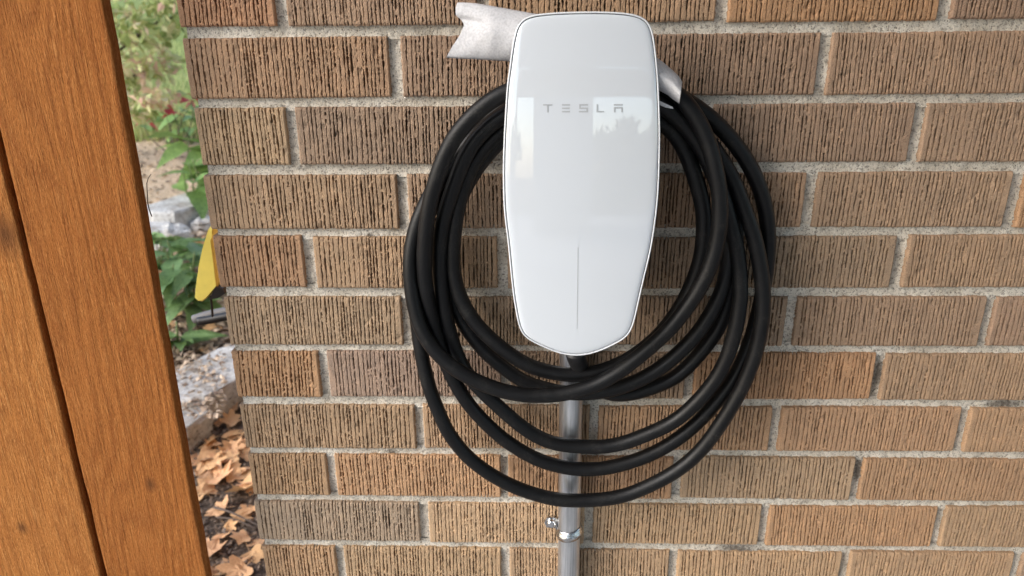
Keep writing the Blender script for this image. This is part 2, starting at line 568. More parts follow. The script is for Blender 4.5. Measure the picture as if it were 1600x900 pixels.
def groove_mesh(name, length, seed):
    """brick with its face at y = 0 (towards the viewer), centred in x and z; raked vertical grooves cut into the face"""
    r = np.random.default_rng(seed)
    nz = 36
    Z = np.linspace(-BH / 2, BH / 2, nz + 1)
    zc = np.linspace(0, 1, nz + 1)
    lean = r.normal(0, 0.0010)

    def wob(amp, k):
        a = np.zeros(nz + 1)
        for q in range(1, k + 1):
            a += r.normal() / q ** 0.8 * np.sin(2 * np.pi * (zc * q * 0.9 + r.uniform()))
        return a * amp
    one = np.ones(nz + 1)
    Lh = length / 2
    cols = [(-Lh * one, 0.0026 * one), ((-Lh + 0.0007) * one, 0.0008 * one), ((-Lh + 0.0018) * one, 0.0001 * one)]     # (x by row, depth by row)
    pos = -Lh + r.uniform(0.006, 0.010)
    lastx = cols[-1][0]
    while pos < Lh - 0.0055:
        hw = r.uniform(0.00042, 0.00078)
        dep = r.uniform(0.0070, 0.0135)
        cx = pos + lean * (zc - 0.5) + wob(0.00018, 5) + r.normal(0, 0.00018, nz + 1)
        ds = 0.78 + wob(0.36, 9) + r.normal(0, 0.30, nz + 1)
        ds = np.where(r.random(nz + 1) < 0.10, 0.03, np.clip(ds, 0.03, 1.25))
        ww = hw * np.clip(1 + wob(0.30, 7) + r.normal(0, 0.34, nz + 1), 0.35, 1.9)
        lip = cx - ww - 0.00022
        for q in (0.25, 0.5, 0.75):
            xl = lastx + (lip - lastx) * q
            cols.append((xl + r.normal(0, 0.00008, nz + 1), np.abs(r.normal(0, 0.00026, nz + 1)) - 0.0001))
        cols.append((lip, np.abs(r.normal(0, 0.00032, nz + 1))))
        cols.append((cx - ww * 0.9, dep * ds))
        cols.append((cx + ww * 0.9, dep * ds * r.uniform(0.8, 1.0)))
        lastx = cx + ww + 0.00022
        cols.append((lastx, np.abs(r.normal(0, 0.00032, nz + 1))))
        pos += r.choice([r.uniform(0.0038, 0.0050), r.uniform(0.0048, 0.0068)])
    e0 = (Lh - 0.0018) * one
    for q in (0.35, 0.7):
        cols.append((lastx + (e0 - lastx) * q, np.abs(r.normal(0, 0.00024, nz + 1))))
    cols += [(e0, 0.0001 * one), ((Lh - 0.0007) * one, 0.0008 * one), (Lh * one, 0.0026 * one)]
    XO = np.stack([c_[0] for c_ in cols], 1); D = np.stack([c_[1] for c_ in cols], 1)
    nx = XO.shape[1] - 1
    ZO = np.repeat(Z[:, None], nx + 1, 1)
    ZO[1:-1] += r.normal(0, 0.00025, ZO[1:-1].shape)
    # broad waviness, crumbled spots and a worn top and bottom arris
    D += 0.0004 * np.sin(XO * 60 + seed) * np.cos(ZO * 90 + seed * 2)
    for _ in range(int(length * 60)):
        px_, pz_, pr_ = r.uniform(-Lh, Lh), r.uniform(-BH / 2, BH / 2), r.uniform(0.0015, 0.0045)
        D += 0.0016 * np.exp(-(((XO - px_) ** 2 + (ZO - pz_) ** 2) / pr_ ** 2))
    ez = np.minimum(ZO + BH / 2, BH / 2 - ZO)
    D += 0.0020 * np.exp(-(ez / 0.0011) ** 1.2)
    jx = r.normal(0, 0.0004, nz + 1); jz = np.convolve(r.normal(0, 0.0009, nx + 1), np.ones(9) / 9, 'same')
    XO[:, 0] += jx; XO[:, -1] -= jx; ZO[0, :] += jz; ZO[-1, :] -= jz
    V = np.stack([XO, D, ZO], -1).reshape(-1, 3)
    W = nx + 1
    idx = np.arange((nz + 1) * W).reshape(nz + 1, W)
    quads = np.stack([idx[:-1, :-1], idx[:-1, 1:], idx[1:, 1:], idx[1:, :-1]], -1).reshape(-1, 4)
    F = [tuple(q) for q in quads]
    Vl = [tuple(v) for v in V]
    ring = list(idx[0, :]) + list(idx[1:, -1]) + list(idx[-1, -2::-1]) + list(idx[-2:0:-1, 0])
    corner = []
    b = len(Vl)
    for i in ring:
        v = Vl[i]
        Vl.append((v[0], 0.088, v[2]))
    n = len(ring)
    for k2 in range(n):
        a0, a1 = ring[k2], ring[(k2 + 1) % n]
        F.append((a1, a0, b + k2, b + (k2 + 1) % n))
    F.append(tuple(b + k2 for k2 in range(n)))
    me = mesh(name, Vl, F)
    me.materials.append(MB_)
    return me


LFULL, LHALF = PB - 0.0142, 0.1085
full = [groove_mesh('brick', LFULL, 100 + i) for i in range(7)]
half = [groove_mesh('brick_header', LHALF, 200 + i) for i in range(4)]

# measured joints (course, half-pitch index, photo x, photo y); course 0 is the one cut by the top of the picture
VJ = [(0, 1, 438.7, 20), (0, 7, 1477, 20), (1, 2, 617.5, 105), (1, 6, 1289, 90), (2, 1, 455, 200), (2, 7, 1435.5, 200), (3, 2, 629, 315), (3, 6, 1265.5, 315), (3, 8, 1585, 315),
      (4, 1, 483, 410), (4, 7, 1406.5, 410), (5, 2, 636, 503), (5, 6, 1235, 503), (5, 8, 1543, 503), (6, 1, 506, 588), (6, 7, 1373, 588), (7, 2, 655, 667), (7, 6, 1212, 667), (7, 8, 1507.5, 660),
      (8, 1, 518, 743), (8, 3, 788, 743), (8, 5, 1058.5, 743), (8, 7, 1340.5, 743), (9, 2, 662.5, 816), (9, 6, 1194.5, 816), (9, 8, 1469, 816), (9, 4, 920, 816),
      (10, 1, 531.5, 880), (10, 3, 789.5, 880), (10, 5, 1052.5, 880), (10, 7, 1321.5, 880), (7, 4, 928, 667), (4, 3, 785, 410), (6, 5, 1078, 588), (0, 3, 755, 20), (0, 5, 1128, 20)]
JX = {}
for c, n, px, py in VJ:
    JX.setdefault(c, {})[n] = at(px, py, 0.0)[0]
# photograph colours of the single bricks, by course and place from the corner
BC = {(0, 0): (176, 112, 74), (0, 1): (152, 116, 90), (0, 2): (160, 118, 84), (0, 3): (176, 116, 70), (0, 4): (140, 104, 82),
      (1, 0): (166, 120, 86), (1, 1): (150, 114, 90), (1, 2): (146, 110, 86), (1, 3): (146, 110, 84), (1, 4): (140, 104, 80),
      (2, 0): (172, 136, 98), (2, 1): (146, 116, 94), (2, 2): (142, 110, 88), (2, 3): (136, 104, 82), (2, 4): (146, 112, 86),
      (3, 0): (166, 128, 94), (3, 1): (156, 120, 92), (3, 2): (150, 110, 80), (3, 3): (150, 116, 88), (3, 4): (180, 122, 76), (3, 5): (186, 124, 74),
      (4, 0): (168, 114, 76), (4, 1): (170, 130, 94), (4, 2): (150, 116, 88), (4, 3): (140, 112, 86), (4, 4): (150, 114, 84),
      (5, 0): (172, 138, 104), (5, 1): (160, 128, 98), (5, 2): (150, 118, 92), (5, 3): (146, 112, 86), (5, 4): (146, 110, 86), (5, 5): (196, 132, 80),
      (6, 0): (182, 124, 78), (6, 1): (150, 120, 104), (6, 2): (150, 118, 92), (6, 3): (178, 118, 74), (6, 4): (168, 128, 94), (6, 5): (168, 120, 84),
      (7, 0): (176, 136, 98), (7, 1): (184, 138, 98), (7, 2): (172, 122, 82), (7, 3): (172, 122, 84), (7, 4): (178, 130, 90),
      (8, 0): (172, 126, 84), (8, 1): (190, 132, 86), (8, 2): (178, 122, 80), (8, 3): (166, 132, 98), (8, 4): (172, 122, 82), (8, 5): (172, 126, 88),
      (9, 0): (156, 132, 108), (9, 1): (188, 146, 104), (9, 2): (192, 148, 104), (9, 3): (188, 130, 84), (9, 4): (170, 130, 92),
      (10, 0): (188, 136, 90), (10, 1): (188, 146, 102), (10, 2): (180, 138, 98), (10, 3): (188, 142, 98), (10, 4): (176, 132, 92)}
PAL = [(176, 120, 78), (150, 116, 90), (168, 130, 94), (146, 110, 84), (186, 134, 88), (160, 122, 90)]
joints = []          # vertical joints for the mortar: (x, z centre)
XEND = 2.30
CORNER = 0.0062
fi = hi = 0
for c in range(-4, 16):
    zc = H - (c - 0.5) * RH                 # middle of the course
    jx = JX.get(c, {})
    start = 2 if c % 2 else 1
    ns = list(range(start, 22, 2))
    known = sorted(jx)
    def joint_x(n):
        base = lambda m: m * PB / 2 + (0.0021 if c % 2 else 0.0)
        if n in jx:
            return jx[n]
        if not known:
            return base(n) + rng.normal(0, 0.002)
        offs = [jx[k] - base(k) for k in known]
        return base(n) + float(np.interp(n, known, offs))
    js = [joint_x(n) for n in ns]
    edges = [CORNER] + js
    left = CORNER + rng.normal(0, 0.0007)
    for k, xj in enumerate(js):
        gap = 0.0142 + rng.normal(0, 0.0008) - (0.0012 if c >= 6 else 0.0)
        x0 = left
        x1 = xj - gap / 2
        if x0 > XEND:
            break
        L = x1 - x0
        isHalf = (k == 0 and c % 2 == 0)
        if isHalf:
            me = half[hi % 4]; hi += 1; L0 = LHALF
        else:
            me = full[fi % 7]; fi += 3 if (fi % 5 == 0) else 1; L0 = LFULL
        o = bpy.data.objects.new('brick', me)
        COL.objects.link(o)
        o.parent = wall
        flip = rng.random() < 0.5
        o.location = ((x0 + x1) / 2, rng.normal(0, 0.0006), zc + rng.normal(0, 0.0006))
        o.rotation_euler = (rng.normal(0, 0.004), rng.normal(0, 0.0018), rng.normal(0, 0.004))
        o.scale = (L / L0, 1, 1)
        col = BC.get((c, k)) or PAL[int(rng.integers(len(PAL)))]
        col = [m_ + 0.45 * (c_ - m_) for c_, m_ in zip(col, (162, 126, 95))]
        kk = 1.20 + rng.normal(0, 0.05)
        cl = srgb(*col, kk)
        o.color = (cl[0] * 0.90, cl[1] * 1.08, cl[2] * 1.29, 1)
        joints.append((xj, zc))
        left = xj + gap / 2
# return wall round the corner: alternate stretchers and headers running back
for c in range(-4, 16):
    zc = H - (c - 0.5) * RH
    y0 = 0.090 + 0.014 if c % 2 else 0.004
    if c % 2 == 0:
        y0 = 0.1025
    k = 0
    while y0 < 1.6:
        me = full[(c * 3 + k) % 7]
        o = bpy.data.objects.new('brick', me)
        COL.objects.link(o); o.parent = wall
        off = PB / 2 if c % 2 else 0.0
        o.rotation_euler = (0, 0, -math.pi / 2)
        o.location = (CORNER + 0.001, y0 + LFULL / 2, zc)
        o.color = srgb(*PAL[int(rng.integers(len(PAL)))], 1.2)
        y0 += PB; k += 1

# mortar: bed-joint and perpend strips with a tooled, rough profile, in front of a solid core
parts = []


def strip(P0, P1, half_w, across, depth0, nlen, nac):
    """grid from P0 to P1 along, +-half_w across (unit vector), facing -y"""
    P0 = np.array(P0); P1 = np.array(P1); A = np.array(across)
    v, f = [], []
    for i in range(nlen + 1):
        q = P0 + (P1 - P0) * i / nlen
        for j in range(nac + 1):
            s = -1 + 2 * j / nac
            pnt = q + A * s * half_w
            d = depth0 + 0.0022 * (1 - s * s)
            d += 0.0016 * mnoise.noise(Vector((pnt[0] * 90, 1.7, pnt[2] * 90))) + 0.0012 * mnoise.noise(Vector((pnt[0] * 260, 9.1, pnt[2] * 260)))
            d += 0.0014 * mnoise.noise(Vector((pnt[0] * 18, 4.0, pnt[2] * 18)))
            pit = 0.0
            v.append((pnt[0], d, pnt[2]))
    for i in range(nlen):
        for j in range(nac):
            a = i * (nac + 1) + j
            f.append((a, a + nac + 1, a + nac + 2, a + 1))
    return v, f


for c in range(-4, 16):
    zj = H - c * RH
    vis = -1 <= c <= 10
    parts.append(strip((CORNER + 0.004, 0, zj), (XEND, 0, zj), 0.0100, (0, 0, 1), 0.0052, 560 if vis else 60, 8))
for xj, zc in joints:
    if xj < XEND:
        parts.append(strip((xj, 0, zc - BH / 2 - 0.002), (xj, 0, zc + BH / 2 + 0.002), 0.0105, (-1, 0, 0), 0.0058, 22, 8))
parts.append(box_geo(CORNER + 0.012, XEND - 0.01, 0.016, 0.11, 0.0, 2.62))
parts.append(box_geo(CORNER + 0.012, CORNER + 0.10, 0.111, 4.0, 0.0, 2.62))
v, f = merge(parts)
link('mortar', mesh('mortar', v, f), MM, wall, smooth=True)
# the rest of the house wall, out of frame to the right
link('wall_end', bevel_box('wall_end', XEND - 0.01, 5.5, 0.0, 0.11, 0.0, 2.62, 0.004), MB_, wall).color = srgb(160, 122, 90, 1.1)

# eave over the wall
eave = empty('house_eave', (2.5, 0, 2.6))
tag(eave, 'white boarded eave of the house above the brick wall', 'eave')
M_white = simple('white_paint', (0.55, 0.56, 0.57, 1), 0.6)
for k in range(4):
    b = link('soffit_board', bevel_box('soffit_board', -0.25, 5.6, -0.60 + 0.15 * k, -0.46 + 0.15 * k, 2.60, 2.62, 0.003), M_white)
    b.parent = eave; b.matrix_parent_inverse = Matrix.Translation((-2.5, 0, -2.6))
b = link('fascia_board', bevel_box('fascia_board', -0.25, 5.6, -0.63, -0.605, 2.56, 2.75, 0.004), M_white)
b.parent = eave; b.matrix_parent_inverse = Matrix.Translation((-2.5, 0, -2.6))

# ------------------------------------------------------------------ wall charger
OUT = [(902, 18), (955.6, 18.3), (989, 21.5), (1006.7, 27), (1015.8, 35.5), (1021, 52), (1025.6, 84), (1029, 122), (1031, 167), (1032, 205), (1031.5, 250), (1029.5, 300), (1025, 345), (1017.5, 392),
       (1006, 440), (998, 475.5), (991, 505.8), (985.8, 520), (977, 530.2), (959, 539.5), (938, 549.5), (916.5, 555.5), (902, 557), (887, 556), (870, 552.0), (845, 541.5), (821, 529), (813, 519.5), (809.5, 507),
       (802.7, 470), (799, 440), (793.2, 380), (787.5, 332), (785.7, 290), (785.7, 255), (787, 215), (789, 178), (792, 133), (795.5, 107), (801, 67), (806.7, 42.5), (813, 31.5), (824, 25), (856, 20.2)]


def smooth_closed(P, n):
    P = np.asarray(P, float)
    m = len(P)
    out = []
    for i in range(m):
        p0, p1, p2, p3 = P[(i - 1) % m], P[i], P[(i + 1) % m], P[(i + 2) % m]
        # centripetal parametrisation keeps the corners tidy
        t0 = 0; t1 = t0 + max(1e-6, np.linalg.norm(p1 - p0) ** 0.5); t2 = t1 + max(1e-6, np.linalg.norm(p2 - p1) ** 0.5); t3 = t2 + max(1e-6, np.linalg.norm(p3 - p2) ** 0.5)
        for k in range(n):
            t = t1 + (t2 - t1) * k / n
            A1 = (t1 - t) / (t1 - t0) * p0 + (t - t0) / (t1 - t0) * p1
            A2 = (t2 - t) / (t2 - t1) * p1 + (t - t1) / (t2 - t1) * p2
            A3 = (t3 - t) / (t3 - t2) * p2 + (t - t2) / (t3 - t2) * p3
            B1 = (t2 - t) / (t2 - t0) * A1 + (t - t0) / (t2 - t0) * A2
            B2 = (t3 - t) / (t3 - t1) * A2 + (t - t1) / (t3 - t1) * A3
            out.append((t2 - t) / (t2 - t1) * B1 + (t - t1) / (t2 - t1) * B2)
    out = np.array(out)
    cl = np.vstack([out, out[:1]])
    rs = resample(cl, np.linalg.norm(np.diff(cl, axis=0), axis=1).sum() / 220)
    rs = rs[:-1]
    for _ in range(3):
        rs = 0.25 * np.roll(rs, 1, 0) + 0.5 * rs + 0.25 * np.roll(rs, -1, 0)
    return rs


outpx = smooth_closed(OUT, 8)
ZM = H - 0.176
XM = 0.4705


def face_y(x, z):
    zn = (z - ZM) / 0.195
    xn = (x - XM) / 0.086
    return -0.116 + 0.0170 * zn + 0.0045 * zn * zn + 0.0038 * xn * xn


def px_on_face(px, py):
    Y = -0.11
    for _ in range(6):
        q = at(px, py, Y)
        Y = face_y(q[0], q[2])
    return at(px, py, Y)


outline = np.array([px_on_face(a, b) for a, b in outpx])
O2 = outline[:, [0, 2]]


def inset(d):
    P = O2
    T = np.roll(P, -1, 0) - np.roll(P, 1, 0)
    T /= np.linalg.norm(T, axis=1)[:, None]
    N = np.stack([-T[:, 1], T[:, 0]], 1)
    c = P.mean(0)
    if ((c - P) * N).sum() < 0:
        N = -N
    Q = P + N * d
    for _ in range(2):
        Q = 0.2 * np.roll(Q, 1, 0) + 0.6 * Q + 0.2 * np.roll(Q, -1, 0)
    return Q


def ring_mesh(rings):
    """rings: list of (N,3) loops, outermost first"""
    n = len(rings[0])
    V = np.vstack(rings)
    F = []
    for r in range(len(rings) - 1):
        for k in range(n):
            a, b = r * n + k, r * n + (k + 1) % n
            F.append((a, b, b + n, a + n))
    return V, F


def loop(P2, dy):
    return np.array([(q[0], face_y(q[0], q[1]) + dy, q[1]) for q in P2])


charger = empty('wall_charger', (XM, 0.0, H - 0.37))
tag(charger, 'white glass-fronted wall charger mounted on the brick wall', 'wall charger')
inv = Matrix.Translation((-XM, 0, -(H - 0.37)))


def cpart(name, v, f, mat, smooth=True):
    me = mesh(name, v, f)
    bm = bmesh.new(); bm.from_mesh(me)
    bmesh.ops.recalc_face_normals(bm, faces=bm.faces)
    bm.to_mesh(me); bm.free()
    o = link(name, me, mat, None, smooth)
    o.parent = charger
    o.matrix_parent_inverse = inv
    return o


cen = O2.mean(0)
rings = [loop(inset(d), dy) for d, dy in ((2.55e-3, 0.0020), (2.65e-3, 0.0010), (3.0e-3, 0.00045), (3.9e-3, 0.00005), (4.8e-3, -0.0002), (6.5e-3, -0.00045), (9.0e-3, -0.0006))]
base2 = inset(9.0e-3)
for s in np.linspace(0.94, 0.04, 24):
    rings.append(loop(cen + (base2 - cen) * s, -0.0006))
gv, gf = ring_mesh(rings)
gv = np.vstack([gv, [[cen[0], face_y(*cen) - 0.0006, cen[1]]]])
nR = len(O2); last = (len(rings) - 1) * nR
gf += [(last + k, last + (k + 1) % nR, len(gv) - 1) for k in range(nR)]
glass = cpart('glass_front', gv, gf, M_glass)
# rim: from the lip beside the glass round the edge and back
rv, rf = ring_mesh([loop(inset(d), dy) for d, dy in ((1.9e-3, 0.0030), (1.8e-3, 0.0008), (1.4e-3, 0.0002), (0.8e-3, 0.0001), (0.3e-3, 0.0006), (0.0, 0.0016), (0.0, 0.0060), (1.5e-3, 0.0120), (6e-3, 0.0165))])
cpart('rim', rv, rf, M_rim)
kv, kf = ring_mesh([loop(inset(d), dy) for d, dy in ((1.5e-3, 0.0024), (3.4e-3, 0.0024))])  # gap between rim and glass, drawn as a dark ring
cpart('gap_ring', kv, kf, M_gap)
# hub behind the plate that the cable is wrapped on, back to the wall
def body_loop(s, y, sy=None, dz=-0.02):
    sz = sy or s
    return np.array([(cen[0] + (q[0] - cen[0]) * s, y if y is not None else 0, cen[1] + dz + (q[1] - cen[1]) * sz) for q in O2])


b0 = loop(inset(6e-3), 0.0166)
bl = [b0, np.array([(p[0] * 0.94 + cen[0] * 0.06, p[1] + 0.004, p[2] * 0.94 + cen[1] * 0.06) for p in b0]),
      body_loop(0.62, -0.080, 0.60), body_loop(0.58, -0.060, 0.58), body_loop(0.60, -0.012, 0.60), body_loop(0.64, -0.002, 0.62)]
bv, bf = ring_mesh(bl)
cpart('housing', bv, bf, M_body)
# lettering
GL = []


def seg(x0, x1, y0, y1):
    a = [px_on_face(x0, y0), px_on_face(x1, y0), px_on_face(x1, y1), px_on_face(x0, y1)]
    fr = [(q[0], q[1] - 0.00085, q[2]) for q in a]; bk = [(q[0], q[1] - 0.0002, q[2]) for q in a]
    GL.append((fr + bk, [(0, 1, 2, 3), (0, 4, 5, 1), (1, 5, 6, 2), (2, 6, 7, 3), (3, 7, 4, 0)]))


T0, T1 = 162.6, 175.4
s = 2.2
seg(848.5, 863, T0, T0 + s); seg(854.6, 857, T0 + s, T1)                                   # T
seg(878, 890.5, T0, T0 + s); seg(878, 890, (T0 + T1 - s) / 2, (T0 + T1 + s) / 2); seg(878, 890.5, T1 - s, T1)   # E of three bars
seg(905, 918.5, T0, T0 + s); seg(905, 907.3, T0 + s, 168); seg(905, 918.5, 168, 170.1); seg(916.2, 918.5, 170.1, T1 - s); seg(904.5, 918.5, T1 - s, T1)   # S
seg(932, 934.4, T0, T1 - s); seg(932, 943.5, T1 - s, T1)                                    # L
seg(959, 973, T0, T0 + s); seg(959, 973, 167.2, 169.4); seg(959, 961.4, 169.4, T1); seg(970.6, 973, 169.4, T1)   # A
lv, lf = merge(GL)
lo = cpart('lettering', lv, lf, M_print, False)
lo['label'] = 'pale grey raised letters reading TESLA'
lo.parent = glass; lo.matrix_parent_inverse = Matrix.Identity(4)
# status light slit
pts = [px_on_face(903.2 - (yy - 385) * 0.012, yy) for yy in np.linspace(386, 514, 12)]
sv, sf = [], []
for i, q in enumerate(pts):
    sv += [(q[0] - 0.0005, q[1] - 0.00075, q[2]), (q[0] + 0.0005, q[1] - 0.00075, q[2]), (q[0] - 0.0005, q[1] - 0.0001, q[2]), (q[0] + 0.0005, q[1] - 0.0001, q[2])]
for i in range(len(pts) - 1):
    a = i * 4
    sf += [(a, a + 1, a + 5, a + 4), (a, a + 4, a + 6, a + 2), (a + 1, a + 3, a + 7, a + 5)]
sl_ = cpart('status_light', sv, sf, M_slit, False)
sl_.parent = glass; sl_.matrix_parent_inverse = Matrix.Identity(4)

# ------------------------------------------------------------------ coiled charging cable: one length, seven passes
# photo x, photo y, depth of the centre line in front of the wall
CAB = [
    # out of the charger, right pass 2c
    (899, 535, -.074), (902, 556, -.066), (908, 578, -.052), (926, 604, -.042), (958, 617, -.036), (985, 616, -.034), (1010, 609, -.033), (1060, 587, -.032), (1110, 532, -.032), (1130, 495, -.032), (1145, 440, -.032), (1150, 380, -.032),
    (1143, 310, -.034), (1120, 245, -.036), (1080, 195, -.040), (1020, 160, -.044), (950, 142, -.046), (880, 150, -.046), (820, 178, -.044),
    # left innermost, bottom 1, right 1
    (765, 222, -.042), (735, 262, -.042), (720, 305, -.043), (712, 340, -.044), (707, 400, -.046), (711, 440, -.048), (721, 470, -.050), (741, 503, -.053), (762, 525, -.056), (789, 548, -.058), (827, 572, -.060), (873, 584, -.060), (904, 586, -.060),
    (940, 580, -.058), (985, 560, -.055), (1030, 524, -.053), (1062, 482, -.052), (1083, 440, -.052), (1096, 400, -.053), (1100, 360, -.054), (1098, 320, -.055), (1081, 262, -.056), (1064, 222, -.056), (1040, 195, -.056), (990, 165, -.056), (930, 150, -.054), (870, 158, -.050), (815, 190, -.042),
    # left, bottom 2b, right 2b
    (762, 240, -.034), (728, 290, -.030), (708, 340, -.028), (699, 400, -.028), (703, 455, -.030), (722, 502, -.033), (737, 524, -.034), (757, 549, -.036), (784, 572, -.039), (812, 593, -.042), (845, 606, -.046), (885, 614, -.048), (935, 613, -.050), (985, 600, -.051), (1035, 573, -.052), (1085, 527, -.052), (1108, 494, -.051), (1126, 460, -.049), (1137, 415, -.047), (1138, 350, -.046),
    (1126, 290, -.050), (1100, 230, -.056), (1065, 188, -.062), (1010, 152, -.066), (940, 132, -.066), (860, 142, -.062), (800, 172, -.057),
    # left C, bottom 3, right 3
    (770, 191, -.056), (740, 221, -.055), (720, 259, -.054), (706, 300, -.053), (696, 330, -.052), (690, 360, -.051), (687, 405, -.050), (690, 450, -.050), (696, 492, -.050), (707, 535, -.050), (722, 572, -.049), (746, 604, -.048), (769, 626, -.048), (795, 650, -.048), (827, 675, -.048), (862, 692, -.048), (910, 698, -.048), (960, 696, -.050), (1010, 679, -.053), (1060, 654, -.056), (1110, 604, -.059), (1137, 556, -.060), (1151, 505, -.060), (1157, 460, -.058), (1153, 400, -.055), (1143, 355, -.054),
    (1126, 300, -.056), (1098, 235, -.060), (1060, 185, -.066), (1000, 145, -.074), (930, 128, -.078), (850, 133, -.078), (800, 140, -.076),
    # left B, bottom 4, right 4
    (760, 162, -.075), (717, 204, -.074), (695, 243, -.073), (680, 285, -.072), (670, 325, -.070), (664, 375, -.068), (663, 420, -.066), (667, 460, -.062), (675, 500, -.058), (688, 543, -.054), (704, 584, -.050), (721, 615, -.048), (737, 638, -.046), (758, 660, -.046), (785, 685, -.046), (835, 716, -.047), (885, 731, -.047), (935, 733, -.047), (985, 722, -.046), (1035, 701, -.044), (1085, 665, -.041), (1135, 609, -.036), (1160, 564, -.033), (1178, 515, -.030), (1193, 450, -.029), (1200, 395, -.029), (1199, 345, -.030), (1189, 298, -.033),
    (1165, 248, -.037), (1129, 202, -.041), (1085, 165, -.044), (1030, 138, -.044), (950, 122, -.040), (870, 128, -.036), (800, 160, -.032),
    # left E, bottom 5, right 5
    (745, 205, -.028), (705, 260, -.026), (675, 320, -.026), (656, 380, -.027), (649, 440, -.028), (651, 490, -.030), (655, 530, -.033), (663, 575, -.037), (673, 613, -.040), (687, 647, -.043), (701, 677, -.045), (735, 718, -.048), (785, 752, -.050), (835, 772, -.051), (885, 782, -.051), (960, 778, -.052), (1010, 761, -.053), (1060, 734, -.055), (1098, 700, -.056), (1134, 650, -.057), (1162, 600, -.057), (1181, 550, -.057), (1191, 500, -.057), (1192, 450, -.056), (1185, 400, -.055), (1175, 358, -.054), (1161, 322, -.053),
    (1145, 280, -.051), (1110, 225, -.048), (1065, 180, -.048), (1010, 150, -.050), (940, 135, -.052), (860, 140, -.052), (790, 175, -.050),
    # left A, front bottom, right front, up into the sleeve
    (735, 220, -.048), (695, 268, -.047), (668, 312, -.048), (650, 355, -.052), (641, 405, -.058), (643, 450, -.063), (650, 490, -.068), (660, 519, -.072), (677, 545, -.076), (700, 568, -.079), (731, 589, -.081), (764, 604, -.082), (798, 614, -.083), (827, 618, -.083), (873, 616.5, -.083), (920, 606, -.083), (951, 591, -.083), (982, 570, -.083), (1032, 528, -.083), (1060, 498, -.083), (1090, 456, -.083), (1106, 425, -.083), (1118, 390, -.083), (1125, 345, -.083), (1124, 300, -.082), (1117, 260, -.081), (1106, 220, -.079), (1086, 180, -.076), (1062, 150, -.073), (1030, 128, -.070), (1000, 115, -.068)]
cp = np.array([at(a, b, d) for a, b, d in CAB])
cpath = smooth_path(resample(catmull(cp, 10), 0.0045), 14)
v, f = tube(cpath, 0.0095, 16)
cable = link('charging_cable', mesh('charging_cable', v, f), MC, None, True)
tag(cable, 'thick black charging cable coiled in several loops round the white charger', 'cable')
# strain relief where the cable leaves the charger
sr = np.array([at(898.5, 548, -.072), at(900, 556, -.068), at(904, 568, -.058), at(908, 580, -.050)])
v, f = tube(resample(catmull(sr, 6), 0.003), [0.0125] * 1 and np.linspace(0.0128, 0.0108, len(resample(catmull(sr, 6), 0.003))), 16)
cpart('strain_relief', v, f, M_black)

# ------------------------------------------------------------------ foam sleeve over the plug
top = np.array([(714.5, 4), (722, 3.5), (745, 5), (790, 13), (850, 24), (930, 45), (1000, 72), (1035, 96), (1050, 109), (1060, 118), (1066, 128)], float)
bot = np.array([(697, 90), (712, 91.5), (740, 92.5), (795, 96), (850, 101), (930, 114), (1000, 130), (1030, 143), (1042, 150), (1051, 157), (1061, 164)], float)
SL = np.array([0, .02, .08, .2, .34, .55, .74, .85, .91, .96, 1.0])
NU, NV = 70, 26
us = np.linspace(0, 1, NU)
Tt = np.stack([np.interp(us, SL, top[:, 0]), np.interp(us, SL, top[:, 1])], 1)
Bb = np.stack([np.interp(us, SL, bot[:, 0]), np.interp(us, SL, bot[:, 1])], 1)
fv, ff = [], []
for side in (-1, 1):
    for i, u in enumerate(us):
        for j in range(NV + 1):
            w = j / NV
            P_ = Tt[i] * (1 - w) + Bb[i] * w
            # left end: notch below the folded ear
            nl = float(np.interp(w, [0, .1, .24, .31, .40, .60, .80, 1], [0, -1, 2, 11, 18, 14, 6, 0])) * math.exp(-(u / 0.09) ** 2)
            thick = (0.020 + 0.005 * u) * math.sin(math.pi * w) ** 0.6 * min(1.0, 0.16 + u * 6.0) if 0 < w < 1 else 0.0
            wr = 0.0016 * mnoise.noise(Vector((u * 9, w * 3.0, side * 3.1))) + 0.0006 * mnoise.noise(Vector((u * 26, w * 7, side)))
            crease = 0.004 * math.exp(-((w - 0.30 - u * 0.6) / 0.05) ** 2) * math.exp(-(u / 0.14) ** 2)
            dY = -0.052 - 0.021 * u + side * (thick + (wr if 0 < w < 1 else 0) - crease * (side < 0))
            q = at(P_[0] + nl, P_[1], dY)
            fv.append(q)
for sidx in range(2):
    b = sidx * NU * (NV + 1)
    for i in range(NU - 1):
        for j in range(NV):
            a = b + i * (NV + 1) + j
            q = (a, a + NV + 1, a + NV + 2, a + 1)
            ff.append(q if sidx == 0 else q[::-1])
me = mesh('foam_sleeve', fv, ff)
bm = bmesh.new(); bm.from_mesh(me)
bmesh.ops.remove_doubles(bm, verts=bm.verts, dist=0.0004)
bmesh.ops.recalc_face_normals(bm, faces=bm.faces)
bm.to_mesh(me); bm.free()
slv = link('foam_sleeve', me, MF, None, True)
tag(slv, 'pale grey foam sleeve wrapped round the plug, sticking out behind the charger', 'foam sleeve')
# torn lower lip of the sleeve at the cable end
tl = []
lip = [(1012, 148), (1030, 157), (1042, 163), (1051, 167), (1052, 170), (1040, 168), (1028, 163), (1012, 154)]
lv = [at(a, b, -0.088) for a, b in lip] + [at(a, b, -0.086) for a, b in lip]
n = len(lip)
lf = [tuple(range(n)), tuple(range(2 * n - 1, n - 1, -1))] + [(i, (i + 1) % n, n + (i + 1) % n, n + i) for i in range(n)]
link('sleeve_flap', mesh('sleeve_flap', lv, lf), MF, slv)

# ------------------------------------------------------------------ conduit and clamp
cxm = [at(892.5, 600, -0.017), at(888.5, 880, -0.017)]
x_top = cxm[0][0]; x_bot = cxm[1][0]
RC = 0.0160


